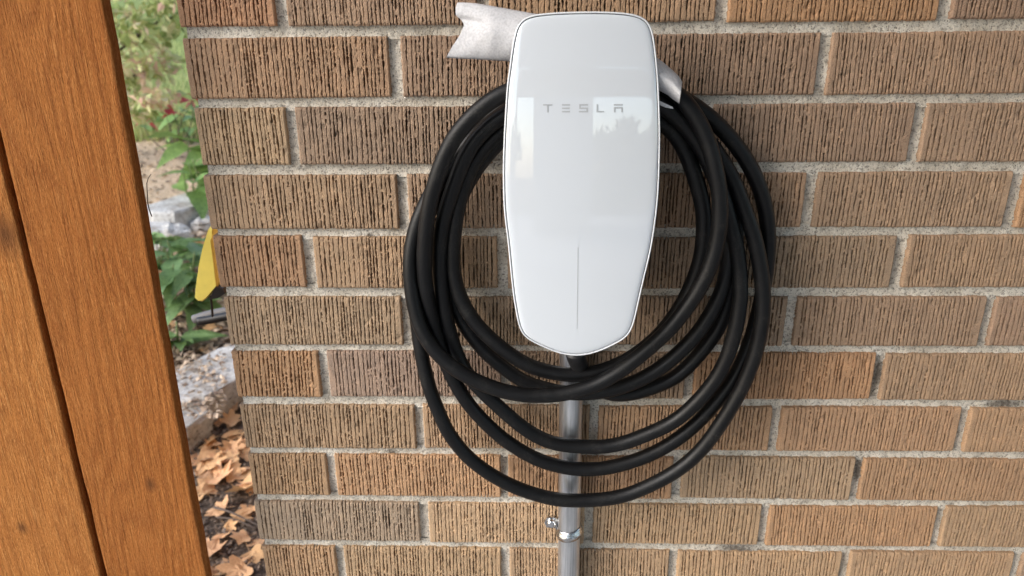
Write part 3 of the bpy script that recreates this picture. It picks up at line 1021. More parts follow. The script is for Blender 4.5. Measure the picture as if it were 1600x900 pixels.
def cx_at(z):
    return x_top + (x_bot - x_top) * (cxm[0][2] - z) / (cxm[0][2] - cxm[1][2])


zz = np.linspace(H - 0.34, 0.031, 60)
v, f = tube([(cx_at(z), -0.017, z) for z in zz], RC, 32)
con = link('metal_conduit', mesh('metal_conduit', v, f), MG, None, True)
tag(con, 'straight galvanised steel conduit running down the brick wall below the charger', 'conduit')

zk = at(888, 838, -0.03)[2]
clamp = empty('conduit_clamp', (cx_at(zk), 0, zk))
tag(clamp, 'small shiny zinc pipe clamp with a screw, holding the conduit to the wall', 'pipe clamp')


def at_clamp(name, v, f, mat, smooth=True):
    me = mesh(name, v, f)
    bm = bmesh.new(); bm.from_mesh(me); bmesh.ops.recalc_face_normals(bm, faces=bm.faces); bm.to_mesh(me); bm.free()
    o = link(name, me, mat, None, smooth)
    o.parent = clamp
    o.matrix_parent_inverse = Matrix.Translation((-cx_at(zk), 0, -zk))
    return o


sv, sf = [], []
prof = [(-0.0085, 0.0006), (-0.0075, 0.0018), (-0.0045, 0.0020), (-0.0020, 0.0040), (0.0010, 0.0042), (0.0032, 0.0022), (0.0070, 0.0020), (0.0085, 0.0006)]
NA = 40
for i in range(NA + 1):
    a = math.radians(-25 + 230 * i / NA)          # round the front half, from the right to the left
    for dz, dr in prof:
        rr = RC + dr
        sv.append((cx_at(zk) + rr * math.cos(a), -0.017 - rr * math.sin(a), zk + dz + 0.003 * math.cos(a)))
m = len(prof)
for i in range(NA):
    for j in range(m - 1):
        a = i * m + j
        sf.append((a, a + 1, a + m + 1, a + m))
at_clamp('strap', sv, sf, M_zinc)
q = at(862, 821, -0.012)
ev, ef = [], []
ex0, ex1 = q[0] - 0.011, cx_at(zk) - RC + 0.004
out2 = [(ex1, zk - 0.006), (q[0] + 0.002, q[2] - 0.0095), (q[0] - 0.007, q[2] - 0.0085), (q[0] - 0.0108, q[2]), (q[0] - 0.007, q[2] + 0.0085), (q[0] + 0.002, q[2] + 0.0095), (ex1, zk + 0.0105)]
n = len(out2)
ev = [(a, -0.0058, b) for a, b in out2] + [(a, -0.0025, b) for a, b in out2]
ef = [tuple(range(n)), tuple(range(2 * n - 1, n - 1, -1))] + [(i, (i + 1) % n, n + (i + 1) % n, n + i) for i in range(n)]
lug = at_clamp('lug', ev, ef, M_zinc, False)
# pan-head screw
hv, hf = [], []
NS = 20
for rr, yy in ((0.0072, -0.0060), (0.0072, -0.0085), (0.0064, -0.0106), (0.0042, -0.0120), (0.0015, -0.0116)):
    for k in range(NS):
        a = 2 * math.pi * k / NS
        hv.append((q[0] + rr * math.cos(a), yy, q[2] + rr * math.sin(a)))
for r_ in range(4):
    for k in range(NS):
        a, b = r_ * NS + k, r_ * NS + (k + 1) % NS
        hf.append((a, b, b + NS, a + NS))
hf.append(tuple(4 * NS + k for k in range(NS)))
scr = at_clamp('screw', hv, hf, M_zinc)
scr.parent = lug; scr.matrix_parent_inverse = Matrix.Identity(4)

# ------------------------------------------------------------------ cedar fence beside the wall
fence = empty('wooden_fence', (-0.4, -0.04, 0.0))
tag(fence, 'orange-brown stained cedar board fence standing left of the brick corner', 'fence')
finv = Matrix.Translation((0.4, 0.04, 0))


def plank(x0, x1, y0, y1, z0, z1, lean, color, seed):
    """rough-sawn board: uneven arrises, slight cup"""
    nz = 200
    tl_ = [0, .006, .014, .03] + list(np.linspace(.08, .92, 11)) + [.97, .986, .994, 1]
    nx = len(tl_) - 1
    v, f = [], []
    for side in (0, 1):
        for i in range(nz + 1):
            z = z0 + (z1 - z0) * i / nz
            e0 = 0.0011 * mnoise.noise(Vector((seed, z * 22, 0.3))) + 0.0012 * mnoise.noise(Vector((seed, z * 3, 5.3)))
            e1 = 0.0010 * mnoise.noise(Vector((seed + 7, z * 25, 0.9))) + 0.0014 * mnoise.noise(Vector((seed + 3, z * 3, 1.3)))
            for j in range(nx + 1):
                t = tl_[j]
                x = (x0 + e0) * (1 - t) + (x1 + e1) * t + lean * (z - 1.0)
                edge = 0.0013 * (math.exp(-((t * (x1 - x0)) / 0.0010) ** 2) + math.exp(-(((1 - t) * (x1 - x0)) / 0.0010) ** 2))
                y = (y0 + edge + 0.0007 * mnoise.noise(Vector((x * 60, z * 9, seed)))) if side == 0 else (y1 - edge)
                v.append((x, y, z))
    W = nx + 1
    b = (nz + 1) * W
    for i in range(nz):
        for j in range(nx):
            a = i * W + j
            f.append((a, a + 1, a + 1 + W, a + W))
            a += b
            f.append((a + W, a + 1 + W, a + 1, a))
        a = i * W
        f.append((a + W, a + b + W, a + b, a))
        a = i * W + nx
        f.append((a, a + b, a + b + W, a + W))
    for j in range(nx):
        f.append((j + 1, j, j + b, j + 1 + b))
        a = nz * W + j
        f.append((a, a + 1, a + 1 + b, a + b))
    o = link('plank', mesh('plank', v, f), MW, None, True)
    o.parent = fence; o.matrix_parent_inverse = finv
    o.color = color
    return o


pa = at(204, 230, -0.05)
plank(-0.2052, -0.0565, -0.050, -0.032, 0.06, 1.95, 0.006, (1.10, 1.10, 1.06, 1), 1.3)
plank(-0.3715, -0.2165, -0.048, -0.030, 0.06, 1.95, 0.006, (1.32, 1.44, 1.45, 1), 4.1)
plank(-0.5300, -0.3790, -0.050, -0.032, 0.06, 1.95, 0.006, (1.05, 1.05, 1.0, 1), 8.6)
for nm, g_ in (('rail', (-0.53, -0.085, -0.030, 0.008, 0.25, 0.34)), ('rail', (-0.53, -0.085, -0.030, 0.008, 1.62, 1.71)), ('batten', (-0.250, -0.165, -0.0265, 0.012, 0.36, 1.60))):
    o = link(nm, bevel_box(nm, *g_, 0.003), MW)
    o.parent = fence; o.matrix_parent_inverse = finv
    o.color = (0.9, 0.9, 0.9, 1)

# ------------------------------------------------------------------ garden beyond the corner
rnd = random.Random(11)


def stone(pxs, dz, thick, label, seed):
    """flat slab of stone from its top outline in the photograph"""
    P = [onground(a, b, dz) for a, b in pxs]
    c = np.mean(P, 0)
    o = None
    bm = bmesh.new()
    n = 3
    ringt = []
    dense = []
    for i in range(len(P)):
        for k in range(5):
            t = k / 5
            dense.append(P[i] * (1 - t) + P[(i + 1) % len(P)] * t)
    zt = c[2]
    levels = [(-thick - 0.03, 1.0), (-thick * 0.6, 1.03), (-0.02, 1.02), (-0.006, 1.0), (0.0, 0.965), (0.002, 0.6), (0.003, 0.2)]
    loops = []
    for dzz, sc in levels:
        lp = []
        for q in dense:
            x = c[0] + (q[0] - c[0]) * sc; y = c[1] + (q[1] - c[1]) * sc
            nn = mnoise.noise(Vector((x * 14, y * 14, dzz * 30 + seed))) * 0.014
            lp.append(bm.verts.new((x + nn - c[0], y + nn * 0.7 - c[1], zt + dzz + nn * (0.35 if dzz > -0.01 else 0.8) - c[2])))
        loops.append(lp)
    m = len(dense)
    for a, b in zip(loops[:-1], loops[1:]):
        for k in range(m):
            bm.faces.new((a[k], a[(k + 1) % m], b[(k + 1) % m], b[k]))
    bm.faces.new(loops[-1]); bm.faces.new(loops[0][::-1])
    bmesh.ops.recalc_face_normals(bm, faces=bm.faces)
    me = bpy.data.meshes.new('stone_slab'); bm.to_mesh(me); bm.free()
    o = link('stone_slab', me, MS, None, False)
    o.location = tuple(c)
    tag(o, label, 'stone', 'stone slabs edging the garden bed')
    return o


stone([(255, 590), (300, 560), (340, 535), (395, 525), (405, 560), (373, 592), (345, 612), (318, 628), (285, 632), (250, 625)], 0.10, 0.11, 'larger pale grey stone slab touching the brick corner, above the fallen leaves', 1.0)
stone([(245, 640), (285, 636), (320, 632), (326, 640), (310, 655), (292, 670), (262, 684), (240, 680)], 0.09, 0.11, 'smaller pale grey stone slab beside the cedar board, nearest the fallen leaves', 2.0)
stone([(205, 332), (240, 318), (285, 296), (345, 280), (360, 300), (322, 318), (290, 330), (272, 337), (240, 338)], 0.12, 0.14, 'farther long white-topped stone slab with a dark grey broken edge', 3.0)
stone([(205, 345), (240, 341), (266, 343), (272, 350), (262, 362), (240, 368), (205, 366)], 0.10, 0.15, 'farther small stone with a white top, beside the cedar board edge', 4.0)
# rough lump of stone under the far slabs
def rock(px, py, r, label, seed):
    c = onground(px, py, r * 0.4)
    bm = bmesh.new()
    bmesh.ops.create_icosphere(bm, subdivisions=3, radius=r)
    for vv in bm.verts:
        d = vv.co.normalized()
        vv.co *= 1 + 0.35 * mnoise.noise(d * 2.2 + Vector((seed, 0, 0))) + 0.12 * mnoise.noise(d * 6)
        vv.co.z *= 0.7
    me = bpy.data.meshes.new('rock'); bm.to_mesh(me); bm.free()
    o = link('rock', me, MS, None, False)
    o.location = tuple(c)
    tag(o, label, 'rock')


rock(268, 372, 0.11, 'rough dark grey rock below the farther stone slabs', 3.3)
rock(318, 352, 0.07, 'small rounded rock beside the far slab, next to the yellow marker', 6.1)


def leaf_mesh(name, length, width, fold=0.25, droop=0.25, nseg=7, seed=0, mat=None, lobes=False):
    """single leaf along +x from its stalk, with a folded midrib and a curl"""
    r = random.Random(seed)
    v, f = [], []
    for i in range(nseg + 1):
        t = i / nseg
        w = width * 0.5 * (math.sin(math.pi * min(1, t * 1.02) ** 0.75) ** 0.9 if 0 < t < 1 else 0.02)
        z = -droop * length * t * t
        wav = 0.06 * width * math.sin(t * 9 + r.random() * 6)
        v += [(length * t, -w, z + fold * w + wav), (length * t, 0, z), (length * t, w, z + fold * w - wav)]
    for i in range(nseg):
        a = i * 3
        f += [(a, a + 1, a + 4, a + 3), (a + 1, a + 2, a + 5, a + 4)]
    me = mesh(name, v, f)
    if mat: me.materials.append(mat)
    me.polygons.foreach_set('use_smooth', [True] * len(me.polygons))
    return me


LV = [leaf_mesh('leaf', 1.0, 0.30 + 0.06 * i, 0.30, 0.16 + 0.10 * i, 8, i, M_green) for i in range(4)]


def leaf_obj(me, parent, base, direction, size, roll, color):
    o = bpy.data.objects.new('leaf', me)
    COL.objects.link(o)
    d = Vector(direction).normalized()
    z = Vector((0, 0, 1))
    y = z.cross(d)
    if y.length < 1e-3: y = Vector((0, 1, 0))
    y.normalize(); zz_ = d.cross(y)
    R = Matrix((d, y, zz_)).transposed().to_4x4()
    Mw = Matrix.Translation(Vector(base)) @ R @ Matrix.Rotation(roll, 4, 'X') @ Matrix.Diagonal((size, size, size, 1))
    o.parent = parent
    o.matrix_basis = Matrix.Translation(-parent.location) @ Mw
    o.color = color
    return o


def plant(px, py, dz, nl, lsize, hgt, label, seed, tint=(1, 1, 1), group='leafy green garden plants', spread=0.9):
    r = random.Random(seed)
    b = onground(px, py, dz)
    b[2] -= dz
    e = empty('garden_plant', b)
    tag(e, label, 'plant', group)
    parts_ = []
    for k in range(max(2, nl // 4)):
        a = r.uniform(0, 6.28)
        tip = np.array([b[0] + 0.16 * hgt * math.cos(a), b[1] + 0.16 * hgt * math.sin(a), b[2] + hgt * r.uniform(0.7, 1.05)])
        mid = (b + tip) / 2 + np.array([0.04 * math.cos(a), 0.04 * math.sin(a), 0.05 * hgt])
        P = catmull([b, mid, tip], 6) - np.array(b)
        parts_.append(tube(P, np.linspace(0.006, 0.003, len(P)), 6))
        for q in range(4):
            if k * 4 + q >= nl: break
            t = r.uniform(0.35, 1.0)
            base = P[int(t * (len(P) - 1))] + np.array(b)
            an = a + r.uniform(-2.0, 2.0)
            d = (math.cos(an) * spread, math.sin(an) * spread, r.uniform(-0.25, 0.5))
            g0 = r.uniform(0.75, 1.35)
            leaf_obj(r.choice(LV), e, base, d, lsize * r.uniform(0.75, 1.2), r.uniform(-0.5, 0.5), (g0 * tint[0], g0 * tint[1], g0 * tint[2], 1))
    v, f = merge(parts_)
    link('stem', mesh('stem', v, f), M_stem, e, True)
    return e


# dense dark plants between the stones
plant(262, 470, 0.0, 14, 0.20, 0.30, 'dark green leafy plant beside the cedar board, left of the yellow marker', 1, (0.8, 0.95, 0.85))
plant(300, 500, 0.0, 16, 0.20, 0.26, 'dark green leafy plant directly below the yellow marker', 2, (0.75, 0.9, 0.8))
plant(335, 480, 0.0, 14, 0.22, 0.30, 'dark green leafy plant behind the yellow marker at the brick corner', 3, (0.7, 0.9, 0.75))
plant(275, 440, 0.0, 16, 0.20, 0.26, 'bluish green leafy plant between the far stones and the yellow marker', 4, (0.9, 1.05, 0.95))
plant(248, 415, 0.0, 12, 0.18, 0.20, 'light green leafy plant just below the small white stone', 5, (1.15, 1.2, 0.9))
plant(285, 545, 0.0, 9, 0.15, 0.14, 'low straggly plant at the back edge of the large slab', 6, (0.8, 0.9, 0.7))
# brighter sprays hanging in front of the mulch
plant(298, 338, 0.0, 16, 0.24, 0.40, 'bright green leafy spray over the long white slab, at the wall edge', 7, (1.5, 1.6, 1.0))
plant(322, 312, 0.0, 16, 0.26, 0.50, 'yellow-green leafy plant behind the long slab, nearest the wall', 8, (1.7, 1.7, 0.9))
plant(300, 225, 0.0, 16, 0.26, 0.36, 'pale green low plant between the mulch path and the lawn', 9, (1.5, 1.7, 1.2))
plant(235, 212, 0.0, 12, 0.20, 0.26, 'pale green low plant at the mulch edge beside the cedar board', 10, (1.5, 1.6, 1.1))


# ---- shrubs and trees: crowns of many leaf faces
def crown(name, centre, blobs, n, size, mat, parent, seed, elong=1.9):
    r = np.random.default_rng(seed)
    V, F, tint = [], [], []
    for k in range(n):
        b = blobs[int(r.integers(len(blobs)))]
        d = r.normal(size=3); d /= np.linalg.norm(d)
        rad = r.uniform(0.35, 1.0) ** 0.5
        c = np.array(b[0]) + d * np.array(b[1]) * rad
        u = r.normal(size=3); u[2] -= 0.4; u /= np.linalg.norm(u)
        w = np.cross(u, r.normal(size=3)); w /= np.linalg.norm(w)
        s_ = size * r.uniform(0.6, 1.25)
        nrm = np.cross(u, w)
        L_ = s_ * elong
        p0 = c; p1 = c + u * L_ * 0.45 + w * s_ * 0.5 + nrm * s_ * 0.15; p2 = c + u * L_; p3 = c + u * L_ * 0.45 - w * s_ * 0.5 + nrm * s_ * 0.15
        i = len(V)
        V += [p0, p1, p2, p3]
        F += [(i, i + 1, i + 2), (i, i + 2, i + 3)]
        tv = float(np.clip(r.uniform(0, 1) * 0.7 + 0.3 * (0.5 + 0.5 * math.sin(b[0][0] * 5 + b[0][2] * 7)), 0, 1))
        tint += [tv, tv]
    me = mesh(name, V, F)
    a = me.attributes.new('tint', 'FLOAT', 'FACE')
    a.data.foreach_set('value', tint)
    o = link(name, me, mat)
    o.parent = parent
    o.matrix_basis = Matrix.Translation(-parent.location)
    return o


def limbs(base, tips, r0, parent, name='trunk', mat=None):
    ps = []
    b = np.array(base)
    for k, tp in enumerate(tips):
        tp = np.array(tp)
        mid = b * 0.55 + tp * 0.45 + np.array([0.08 * math.sin(k * 2.1), 0.06 * math.cos(k * 1.7), 0.12 * np.linalg.norm(tp - b)])
        P = catmull([b, mid, tp], 8)
        ps.append(tube(P, np.linspace(r0, r0 * 0.25, len(P)), 8))
    v, f = merge(ps)
    o = link(name, mesh(name, v, f), mat or M_bark, None, True)
    o.parent = parent
    o.matrix_basis = Matrix.Translation(-parent.location)


M_shrub = mat_foliage('shrub_foliage', [(0.16, 0.22, 0.06, 1), (0.33, 0.40, 0.13, 1), (0.52, 0.55, 0.25, 1), (0.66, 0.58, 0.36, 1), (0.66, 0.38, 0.32, 1)])
M_tree = mat_foliage('tree_foliage', [(0.045, 0.085, 0.025, 1), (0.09, 0.14, 0.04, 1), (0.16, 0.20, 0.06, 1)])
M_tree2 = mat_foliage('autumn_foliage', [(0.10, 0.13, 0.035, 1), (0.22, 0.20, 0.06, 1), (0.34, 0.22, 0.07, 1)])
D_sh = 4.6
cs = at(205, 60, D_sh)
sb = np.array([cs[0] - 1.0, D_sh + 0.1, terr(0, D_sh)])
sh = empty('flowering_shrub', sb)
tag(sh, 'pale green and pink leafy shrub seen through the gap above the lawn', 'shrub')
bl = []
for (a, b, rx, rz) in ((205, 20, .30, .22), (250, 30, .22, .20), (280, 20, .14, .16), (215, 90, .20, .20), (245, 100, .12, .12), (205, 140, .14, .16), (190, 60, .3, .25), (160, 110, .3, .35), (150, 20, .35, .3), (230, -40, .4, .25), (285, -30, .25, .2), (220, 165, .12, .08), (250, 150, .08, .06)):
    q = at(a, b, D_sh + rnd.uniform(-0.2, 0.35))
    bl.append(((q[0], q[1], q[2]), (rx, 0.3, rz)))
crown('crown', cs, bl, 1700, 0.044, M_shrub, sh, 5)
limbs(sb, [b[0] for b in bl[:9]], 0.022, sh)
# small red leaves on thin twigs
RL = [leaf_mesh('leaf', 1.0, 0.62, 0.25, 0.3, 6, 20 + i, M_red) for i in range(3)]
rs = empty('red_leaved_shrub', (at(262, 180, 4.9)[0], 4.9, terr(0, 4.9)))
tag(rs, 'thin shrub with a few bright red leaves in front of the lawn', 'shrub')
tips = []
for (a, b) in ((246, 158), (254, 165), (258, 158), (262, 170), (226, 183), (222, 178), (232, 194), (218, 150), (298, 148), (294, 155), (300, 160), (270, 176), (306, 152), (228, 190)):
    q = at(a, b, 4.9 + rnd.uniform(-0.1, 0.1))
    tips.append(q)
    for k in range(2):
        an = rnd.uniform(0, 6.28)
        leaf_obj(rnd.choice(RL), rs, q, (math.cos(an), math.sin(an), rnd.uniform(-0.7, 0.3)), rnd.uniform(0.06, 0.10), rnd.uniform(-0.8, 0.8), (1, 1, 1, 1))
limbs(rs.location, tips[::2], 0.006, rs, 'stem', M_twig)


def tree(px, Y, hgt, cr, label, seed, mat, n=1600, leaf=0.16):
    q = at(px, 100, Y)
    b = np.array([q[0], Y, terr(0, Y) if Y > 0 else 0.0])
    e = empty('garden_tree' if Y > 0 else 'yard_tree', b)
    tag(e, label, 'tree', 'trees far behind the garden' if Y > 0 else 'trees across the yard')
    r = random.Random(seed)
    bl = []
    for k in range(12):
        a = r.uniform(0, 6.28); d = r.uniform(0.1, 0.75) * cr
        bl.append(((b[0] + d * math.cos(a), b[1] + d * math.sin(a), b[2] + hgt * r.uniform(0.35, 0.95)), (cr * 0.42, cr * 0.42, hgt * 0.16)))
    crown('crown', b, bl, n, leaf, mat, e, seed)
    limbs(b, [x[0] for x in bl[:7]], hgt * 0.025, e)


tree(150, 24, 5.0, 2.6, 'round green tree far behind the lawn, hidden partly by the cedar board', 31, M_tree)
tree(262, 30, 4.2, 2.6, 'loose autumn tree far behind the lawn, seen through the shrub', 32, M_tree2)
tree(330, 27, 5.5, 2.8, 'dense green tree far behind the lawn, hidden partly by the brick corner', 33, M_tree)

# ---- grass of the lawn, one mass
gr = np.random.default_rng(3)
V, F = [], []
for k in range(14000):
    y = gr.uniform(5.6, 16.0) if k % 2 else gr.uniform(5.4, 9.0)
    q = at(gr.uniform(150, 330) if k < 9000 else gr.uniform(330, 620), 120, y)
    x = q[0]; z = terr(x, y)
    h = gr.uniform(0.06, 0.16); a = gr.uniform(0, 3.14); w = 0.006 + 0.0006 * y
    bx, by = gr.normal(0, 0.04, 2)
    i = len(V)
    V += [(x - w * math.cos(a), y - w * math.sin(a), z - 0.01), (x + w * math.cos(a), y + w * math.sin(a), z - 0.01), (x + bx, y + by, z + h)]
    F.append((i, i + 1, i + 2))
me = mesh('lawn_grass', V, F)
at_ = me.attributes.new('tint', 'FLOAT', 'FACE')
at_.data.foreach_set('value', gr.uniform(0, 1, len(F)))
M_grass = mat_foliage('grass_blades', [(0.25, 0.33, 0.10, 1), (0.42, 0.49, 0.18, 1), (0.60, 0.57, 0.28, 1)], 0.25)
go = link('lawn_grass', me, M_grass)
go['kind'] = 'stuff'
tag(go, 'short green lawn grass behind the garden bed', 'grass')

# ---- bark chips and crumbs of soil, one mass
V, F = [], []
tint = []
for k in range(7200):
    if k >= 6400:
        q = onground(gr.uniform(440, 640), gr.uniform(600, 940)); L_ = gr.uniform(0.004, 0.022)
    elif k >= 5600:
        q = onground(gr.uniform(380, 600), gr.uniform(200, 640)); L_ = gr.uniform(0.015, 0.06)
    elif k >= 5200:
        q = onground(gr.uniform(262, 352), gr.uniform(552, 655), 0.103); L_ = gr.uniform(0.006, 0.035)
    elif k < 2600:
        q = onground(gr.uniform(235, 440), gr.uniform(600, 940)); L_ = gr.uniform(0.004, 0.022)
    else:
        q = onground(gr.uniform(170, 380), gr.uniform(200, 640)); L_ = gr.uniform(0.015, 0.06)
    a = gr.uniform(0, 6.28); tlt = gr.normal(0, 0.3)
    d = np.array([math.cos(a), math.sin(a), tlt]); w = np.array([-math.sin(a), math.cos(a), gr.normal(0, 0.4)])
    c = q + np.array([0, 0, L_ * 0.2 + 0.002]); wd = L_ * gr.uniform(0.2, 0.6)
    i = len(V)
    upv = np.array([0, 0, L_ * 0.15])
    V += [c - d * L_ / 2, c + w * wd / 2 + upv, c + d * L_ / 2, c - w * wd / 2 + upv, c - np.array([0, 0, L_ * 0.1])]
    F += [(i, i + 3, i + 1), (i + 1, i + 3, i + 2), (i, i + 1, i + 4), (i + 1, i + 2, i + 4), (i + 2, i + 3, i + 4), (i + 3, i, i + 4)]
    tv = gr.uniform(0, 0.55) if k < 2600 else gr.uniform(0.3, 1.0)
    tint += [tv] * 6
me = mesh('bark_chips', V, F)
ta = me.attributes.new('tint', 'FLOAT', 'FACE'); ta.data.foreach_set('value', tint)
M_chip = mat_foliage('chip_bark', [(0.05, 0.035, 0.025, 1), (0.17, 0.12, 0.085, 1), (0.40, 0.30, 0.21, 1), (0.64, 0.50, 0.36, 1)], 0.0)
bo = link('bark_chips', me, M_chip)
bo['kind'] = 'stuff'
tag(bo, 'loose bark chips and crumbs scattered over the garden soil', 'bark chips')


# ---- fallen leaves
def maple_mesh(seed):
    r = random.Random(seed)
    lob = [(0, 1.0), (0.22, 0.80), (0.48, 0.62), (0.72, 0.84), (0.92, 0.97), (1.15, 0.72), (1.38, 0.60), (1.62, 0.74), (1.88, 0.80), (2.3, 0.56), (2.85, 0.36)]
    pr = []
    for a, q in lob:
        pr.append((a, q * r.uniform(0.85, 1.1)))
    full_ = pr + [(-a, q * r.uniform(0.9, 1.1)) for a, q in pr[:0:-1]]
    cu = r.uniform(0.2, 0.55); ca = r.uniform(0, 6.28)
    v = [(0, 0, 0.0)]
    f = []

    def zf(x, y):
        s_ = x * math.cos(ca) + y * math.sin(ca)
        return cu * s_ * s_ + 0.10 * math.sin(3 * x + seed) * math.cos(4 * y)
    for sc in (0.5, 1.0):
        for a, q in full_:
            x, y = sc * q * math.cos(a), sc * q * math.sin(a)
            v.append((x, y, zf(x, y)))
    n = len(full_)
    for k in range(n):
        k2 = (k + 1) % n
        f.append((0, 1 + k, 1 + k2))
        f.append((1 + k, 1 + n + k, 1 + n + k2, 1 + k2))
    # stalk
    i = len(v)
    v += [(-0.28, -0.012, zf(-.3, 0)), (-0.28, 0.012, zf(-.3, 0)), (-0.85, 0.10, zf(-.8, 0.1) + 0.05), (-0.85, 0.08, zf(-.8, .1) + 0.05)]
    f.append((i, i + 1, i + 2, i + 3))
    me = mesh('fallen_leaf', v, f)
    me.materials.append(M_dry)
    return me


ML = [maple_mesh(40 + i) for i in range(6)]
bigs = [(322, 725, .062, 'large tan fallen leaf beside the cedar board, topmost of the near pile', 1.05), (335, 748, .066, 'large pale tan fallen leaf with curled lobes in the middle of the pile', 1.25), (378, 762, .066, 'large flat orange-tan fallen leaf touching the brick corner', 1.2), (362, 742, .045, 'tan fallen leaf leaning between the large leaves near the bricks', 1.1),
        (322, 712, .050, 'brown curled fallen leaf just under the small slab', 0.85), (362, 700, .045, 'pale fallen leaf standing up below the small slab', 1.1), (352, 605, .050, 'orange-brown fallen leaf caught against the face of the large slab', 0.75), (366, 660, .036, 'reddish-brown fallen leaf beside the brick corner, below the slab', 0.7),
        (330, 860, .040, 'reddish curled fallen leaf at the cedar board edge, low in the gap', 0.72), (375, 890, .050, 'tan rolled fallen leaf lowest in the gap', 1.0), (380, 838, .036, 'small peach-coloured fallen leaf near the low bricks', 1.15), (345, 795, .048, 'tan fallen leaf lying under a thin twig', 1.0), (378, 805, .034, 'small tan fallen leaf just above the green sprig', 0.95), (345, 838, .028, 'whitish fallen leaf scrap in the low middle of the gap', 1.5)]
for i, (a, b, s_, lab, g0) in enumerate(bigs):
    q = onground(a, b, 0.012)
    if 'slab' in lab and 'against' in lab:
        q = onground(a, b, 0.05)
    o = bpy.data.objects.new('fallen_leaf', ML[i % 6]); COL.objects.link(o)
    s_ *= 1.22
    o.location = tuple(q); o.scale = (s_, s_, s_)
    o.rotation_euler = (rnd.uniform(-0.35, 0.35), rnd.uniform(-0.35, 0.35), rnd.uniform(0, 6.28))
    o.color = (g0, g0 * rnd.uniform(0.92, 1.05), g0 * rnd.uniform(0.9, 1.05), 1)
    tag(o, lab, 'leaf', 'dry fallen leaves on the soil')
for i in range(80):
    zone = i % 3
    if zone == 0: a, b = rnd.uniform(290, 420), rnd.uniform(690, 920)
    elif zone == 1: a, b = rnd.uniform(300, 400), rnd.uniform(640, 760)
    else: a, b = rnd.uniform(235, 360), rnd.uniform(370, 600)
    q = onground(a, b, 0.008 if zone < 2 else 0.012)
    o = bpy.data.objects.new('fallen_leaf', ML[i % 6]); COL.objects.link(o)
    s_ = rnd.uniform(0.026, 0.058); g0 = rnd.uniform(0.55, 1.2)
    o.location = tuple(q); o.scale = (s_, s_, s_)
    o.rotation_euler = (rnd.uniform(-0.5, 0.5), rnd.uniform(-0.5, 0.5), rnd.uniform(0, 6.28))
    o.color = (g0, g0 * rnd.uniform(0.85, 1.05), g0 * rnd.uniform(0.8, 1.05), 1)
    tag(o, 'small dry brown fallen leaf scattered on the soil of the garden bed', 'leaf', 'small dry leaves scattered over the bed')

# ---- twigs
def twig(pts, r, label, name='twig', mat=None):
    P = smooth_path(resample(catmull(np.array(pts), 6), 0.01), 1)
    v, f = tube(P, np.linspace(r, r * 0.5, len(P)), 6)
    o = link(name, mesh(name, v, f), mat or M_twig, None, True)
    return tag(o, label, 'twig')


twig([onground(335, 793, .015), onground(360, 800, .03), onground(385, 812, .02), onground(408, 822, .012)], 0.004, 'thin reddish twig lying across the soil below the large leaves')
twig([onground(338, 808, .012), onground(368, 812, .02), onground(400, 826, .012)], 0.003, 'thinner twig parallel to the reddish twig, just below it')
twig([onground(262, 700, .02), onground(292, 684, .03), onground(330, 664, .02)], 0.004, 'pale twig lying on the soil along the small slab')
# wiry stem at the edge of the cedar board
twig([at(237, 338, 0.02), at(230, 318, 0.03), at(231, 300, 0.02), at(228, 284, 0.03), at(236, 272, 0.02)], 0.0008, 'dark wiry tendril sticking out from the edge of the cedar board')

# ---- yellow marker and dark tube at the corner
yp = [(331, 352), (337, 354), (338, 362), (334.5, 370), (341, 420), (343.5, 445), (326, 464), (319, 469), (312, 468.5), (307, 463), (308.5, 445), (314, 410), (320, 385)]
dY = 0.30
front = [at(a, b, dY) for a, b in yp]
c = np.mean(front, 0)
bm = bmesh.new()
n = len(front)
lo_ = []
for yy, sc in ((0.0, 0.92), (-0.004, 1.0), (-0.012, 1.0), (-0.020, 0.97), (-0.024, 0.88)):
    lo_.append([bm.verts.new((c[0] + (q[0] - c[0]) * sc, dY + yy + 0.012, c[2] + (q[2] - c[2]) * (0.5 + 0.5 * sc))) for q in front])
for a, b in zip(lo_[:-1], lo_[1:]):
    for k in range(n):
        bm.faces.new((a[k], a[(k + 1) % n], b[(k + 1) % n], b[k]))
bm.faces.new(lo_[0]); bm.faces.new(lo_[-1][::-1])
bmesh.ops.recalc_face_normals(bm, faces=bm.faces)
me = bpy.data.meshes.new('yellow_marker'); bm.to_mesh(me); bm.free()
ym = link('plastic_marker', me, M_yellow, None, False)
tag(ym, 'bright yellow wedge-shaped plastic piece poking out beside the brick corner', 'plastic marker')
kp = [at(341, 444, dY), at(352, 447, dY), at(356, 455, dY), at(345, 462, dY), at(330, 465, dY)]
kv = [(q[0], dY - 0.012, q[2]) for q in kp] + [(q[0], dY + 0.012, q[2]) for q in kp]
kf = [(0, 1, 2, 3, 4), (9, 8, 7, 6, 5)] + [(i, (i + 1) % 5, 5 + (i + 1) % 5, 5 + i) for i in range(5)]
link('base', mesh('base', kv, kf), M_black, ym)
P = catmull([at(329, 462, dY), at(331, 478, dY), at(332, 494, dY + 0.01)], 6)
v, f = tube(P, 0.0022, 8)
link('stem', mesh('stem', v, f), M_black, ym, True)
tb = empty('garden_tube', at(330, 500, 0.36))
tag(tb, 'short dark garden tube with a pale grey back lying just below the yellow marker', 'tube')
P = resample(catmull([at(309, 502, .36), at(325, 500, .36), at(345, 496, .36), at(380, 490, .36)], 8), 0.006)
v, f = tube(P, 0.0080, 16)
o = link('dark_tube', mesh('dark_tube', v, f), M_black, tb, True); o.matrix_basis = Matrix.Translation(-tb.location)
P = resample(catmull([at(303, 499, .375), at(322, 493, .375), at(345, 488, .375), at(380, 482, .375)], 8), 0.006)
v, f = tube(P, 0.0085, 16)
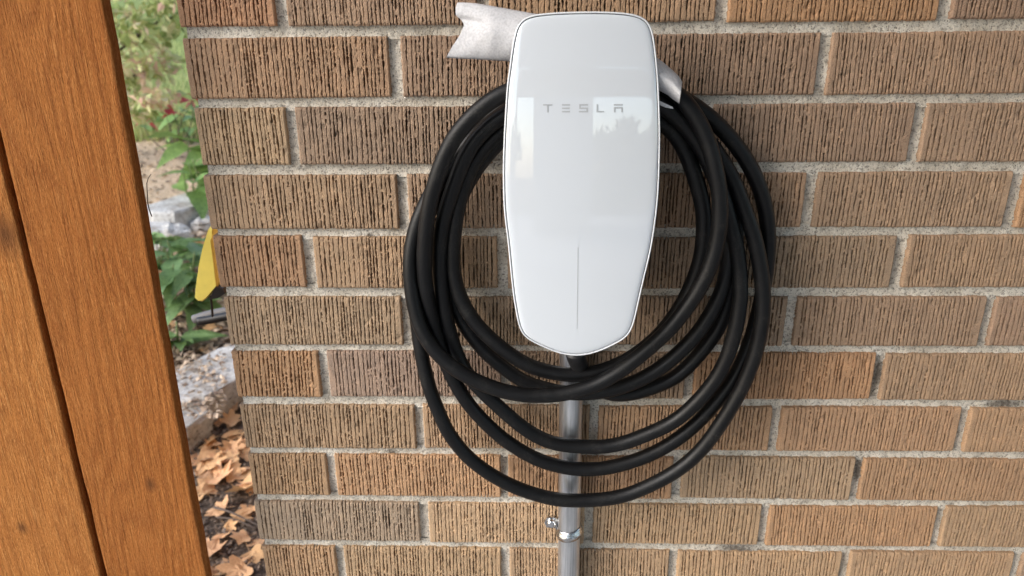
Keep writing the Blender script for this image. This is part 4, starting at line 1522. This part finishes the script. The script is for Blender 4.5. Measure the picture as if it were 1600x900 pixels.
o = link('grey_tube', mesh('grey_tube', v, f), M_greytube, tb, True); o.matrix_basis = Matrix.Translation(-tb.location)

# ------------------------------------------------------------------ what the glass mirrors: the yard in front of the wall
M_tim = simple('grey_timber', (0.42, 0.40, 0.37, 1), 0.8, 0, 12.0, 0.3)
car = empty('carport', (2.4, -3.0, 0))
tag(car, 'open carport with a pale boarded ceiling over the paved yard', 'carport')
cinv = Matrix.Translation((-2.4, 3.0, 0))


def carpart(nm, g_, mat):
    o = link(nm, bevel_box(nm, *g_, 0.006), mat); o.parent = car; o.matrix_parent_inverse = cinv


for k in range(18):
    carpart('ceiling_board', (-0.75, 5.5, -0.66 - 0.30 * (k + 1) + 0.006, -0.66 - 0.30 * k, 2.42, 2.45), M_white)
carpart('roof', (-0.80, 5.55, -6.10, -0.66, 2.456, 2.52), M_tim)
carpart('beam', (-0.75, 5.5, -6.20, -6.06, 2.09, 2.41), M_tim)
carpart('post', (-0.72, -0.60, -6.19, -6.07, 0.03, 2.085), M_tim)
carpart('post', (5.3, 5.42, -6.19, -6.07, 0.03, 2.085), M_tim)
shed = empty('garden_shed', (0.35, -9.5, 0))
tag(shed, 'grey boarded shed across the yard, mirrored in the charger glass', 'shed')
sinv = Matrix.Translation((-0.35, 9.5, 0))
o = link('wall', bevel_box('wall', -0.47, 1.50, -11.0, -9.2, 0.0, 2.9, 0.01), M_tim); o.parent = shed; o.matrix_parent_inverse = sinv
rv = [(-0.62, -11.2, 2.85), (1.65, -11.2, 2.85), (0.5, -11.2, 4.0), (-0.62, -9.0, 2.85), (1.65, -9.0, 2.85), (0.5, -9.0, 4.0)]
o = link('roof', mesh('roof', rv, [(0, 2, 1), (3, 4, 5), (0, 3, 5, 2), (1, 2, 5, 4), (0, 1, 4, 3)]), M_tim); o.parent = shed; o.matrix_parent_inverse = sinv


def ytree(x, y, hgt, cr, label, seed, mat):
    b = np.array([x, y, 0.0])
    e = empty('yard_tree', b)
    tag(e, label, 'tree', 'trees across the yard')
    r = random.Random(seed)
    bl = []
    for k in range(10):
        a = r.uniform(0, 6.28); d = r.uniform(0.1, 0.75) * cr
        bl.append(((x + d * math.cos(a), y + d * math.sin(a), hgt * r.uniform(0.3, 0.95)), (cr * 0.45, cr * 0.45, hgt * 0.17)))
    crown('crown', b, bl, 1200, 0.17, mat, e, seed)
    limbs(b, [q[0] for q in bl[:6]], hgt * 0.025, e)


for i, (x, y, h_, c_) in enumerate(((-7, -15, 4.5, 2.4), (-3.5, -17, 2.6, 1.8), (11, -17, 5.0, 2.8))):
    ytree(x, y, h_, c_, ('left', 'middle', 'right')[i] + ' one of the three trees across the yard, mirrored in the charger glass', 60 + i, M_tree if i % 2 else M_tree2)
for i, (x, h_) in enumerate(((2.6, 2.2), (4.0, 2.5), (5.4, 2.35), (6.9, 2.7))):
    b = np.array([x, -14.0, 0.0])
    e = empty('yard_bush', b)
    tag(e, ('first', 'second', 'third', 'fourth')[i] + ' dense bush from the shed along the far side of the yard', 'bush', 'bushes across the yard')
    r = random.Random(90 + i)
    bl = [((x + r.uniform(-0.7, 0.7), -14 + r.uniform(-0.4, 0.4), h_ * (0.12 + 0.76 * k / 8) + r.uniform(-0.05, 0.05)), (0.55, 0.5, 0.28)) for k in range(9)]
    crown('crown', b, bl, 1700, 0.15, M_tree, e, 90 + i)
    limbs(b, [q[0] for q in bl[4:]], 0.05, e)
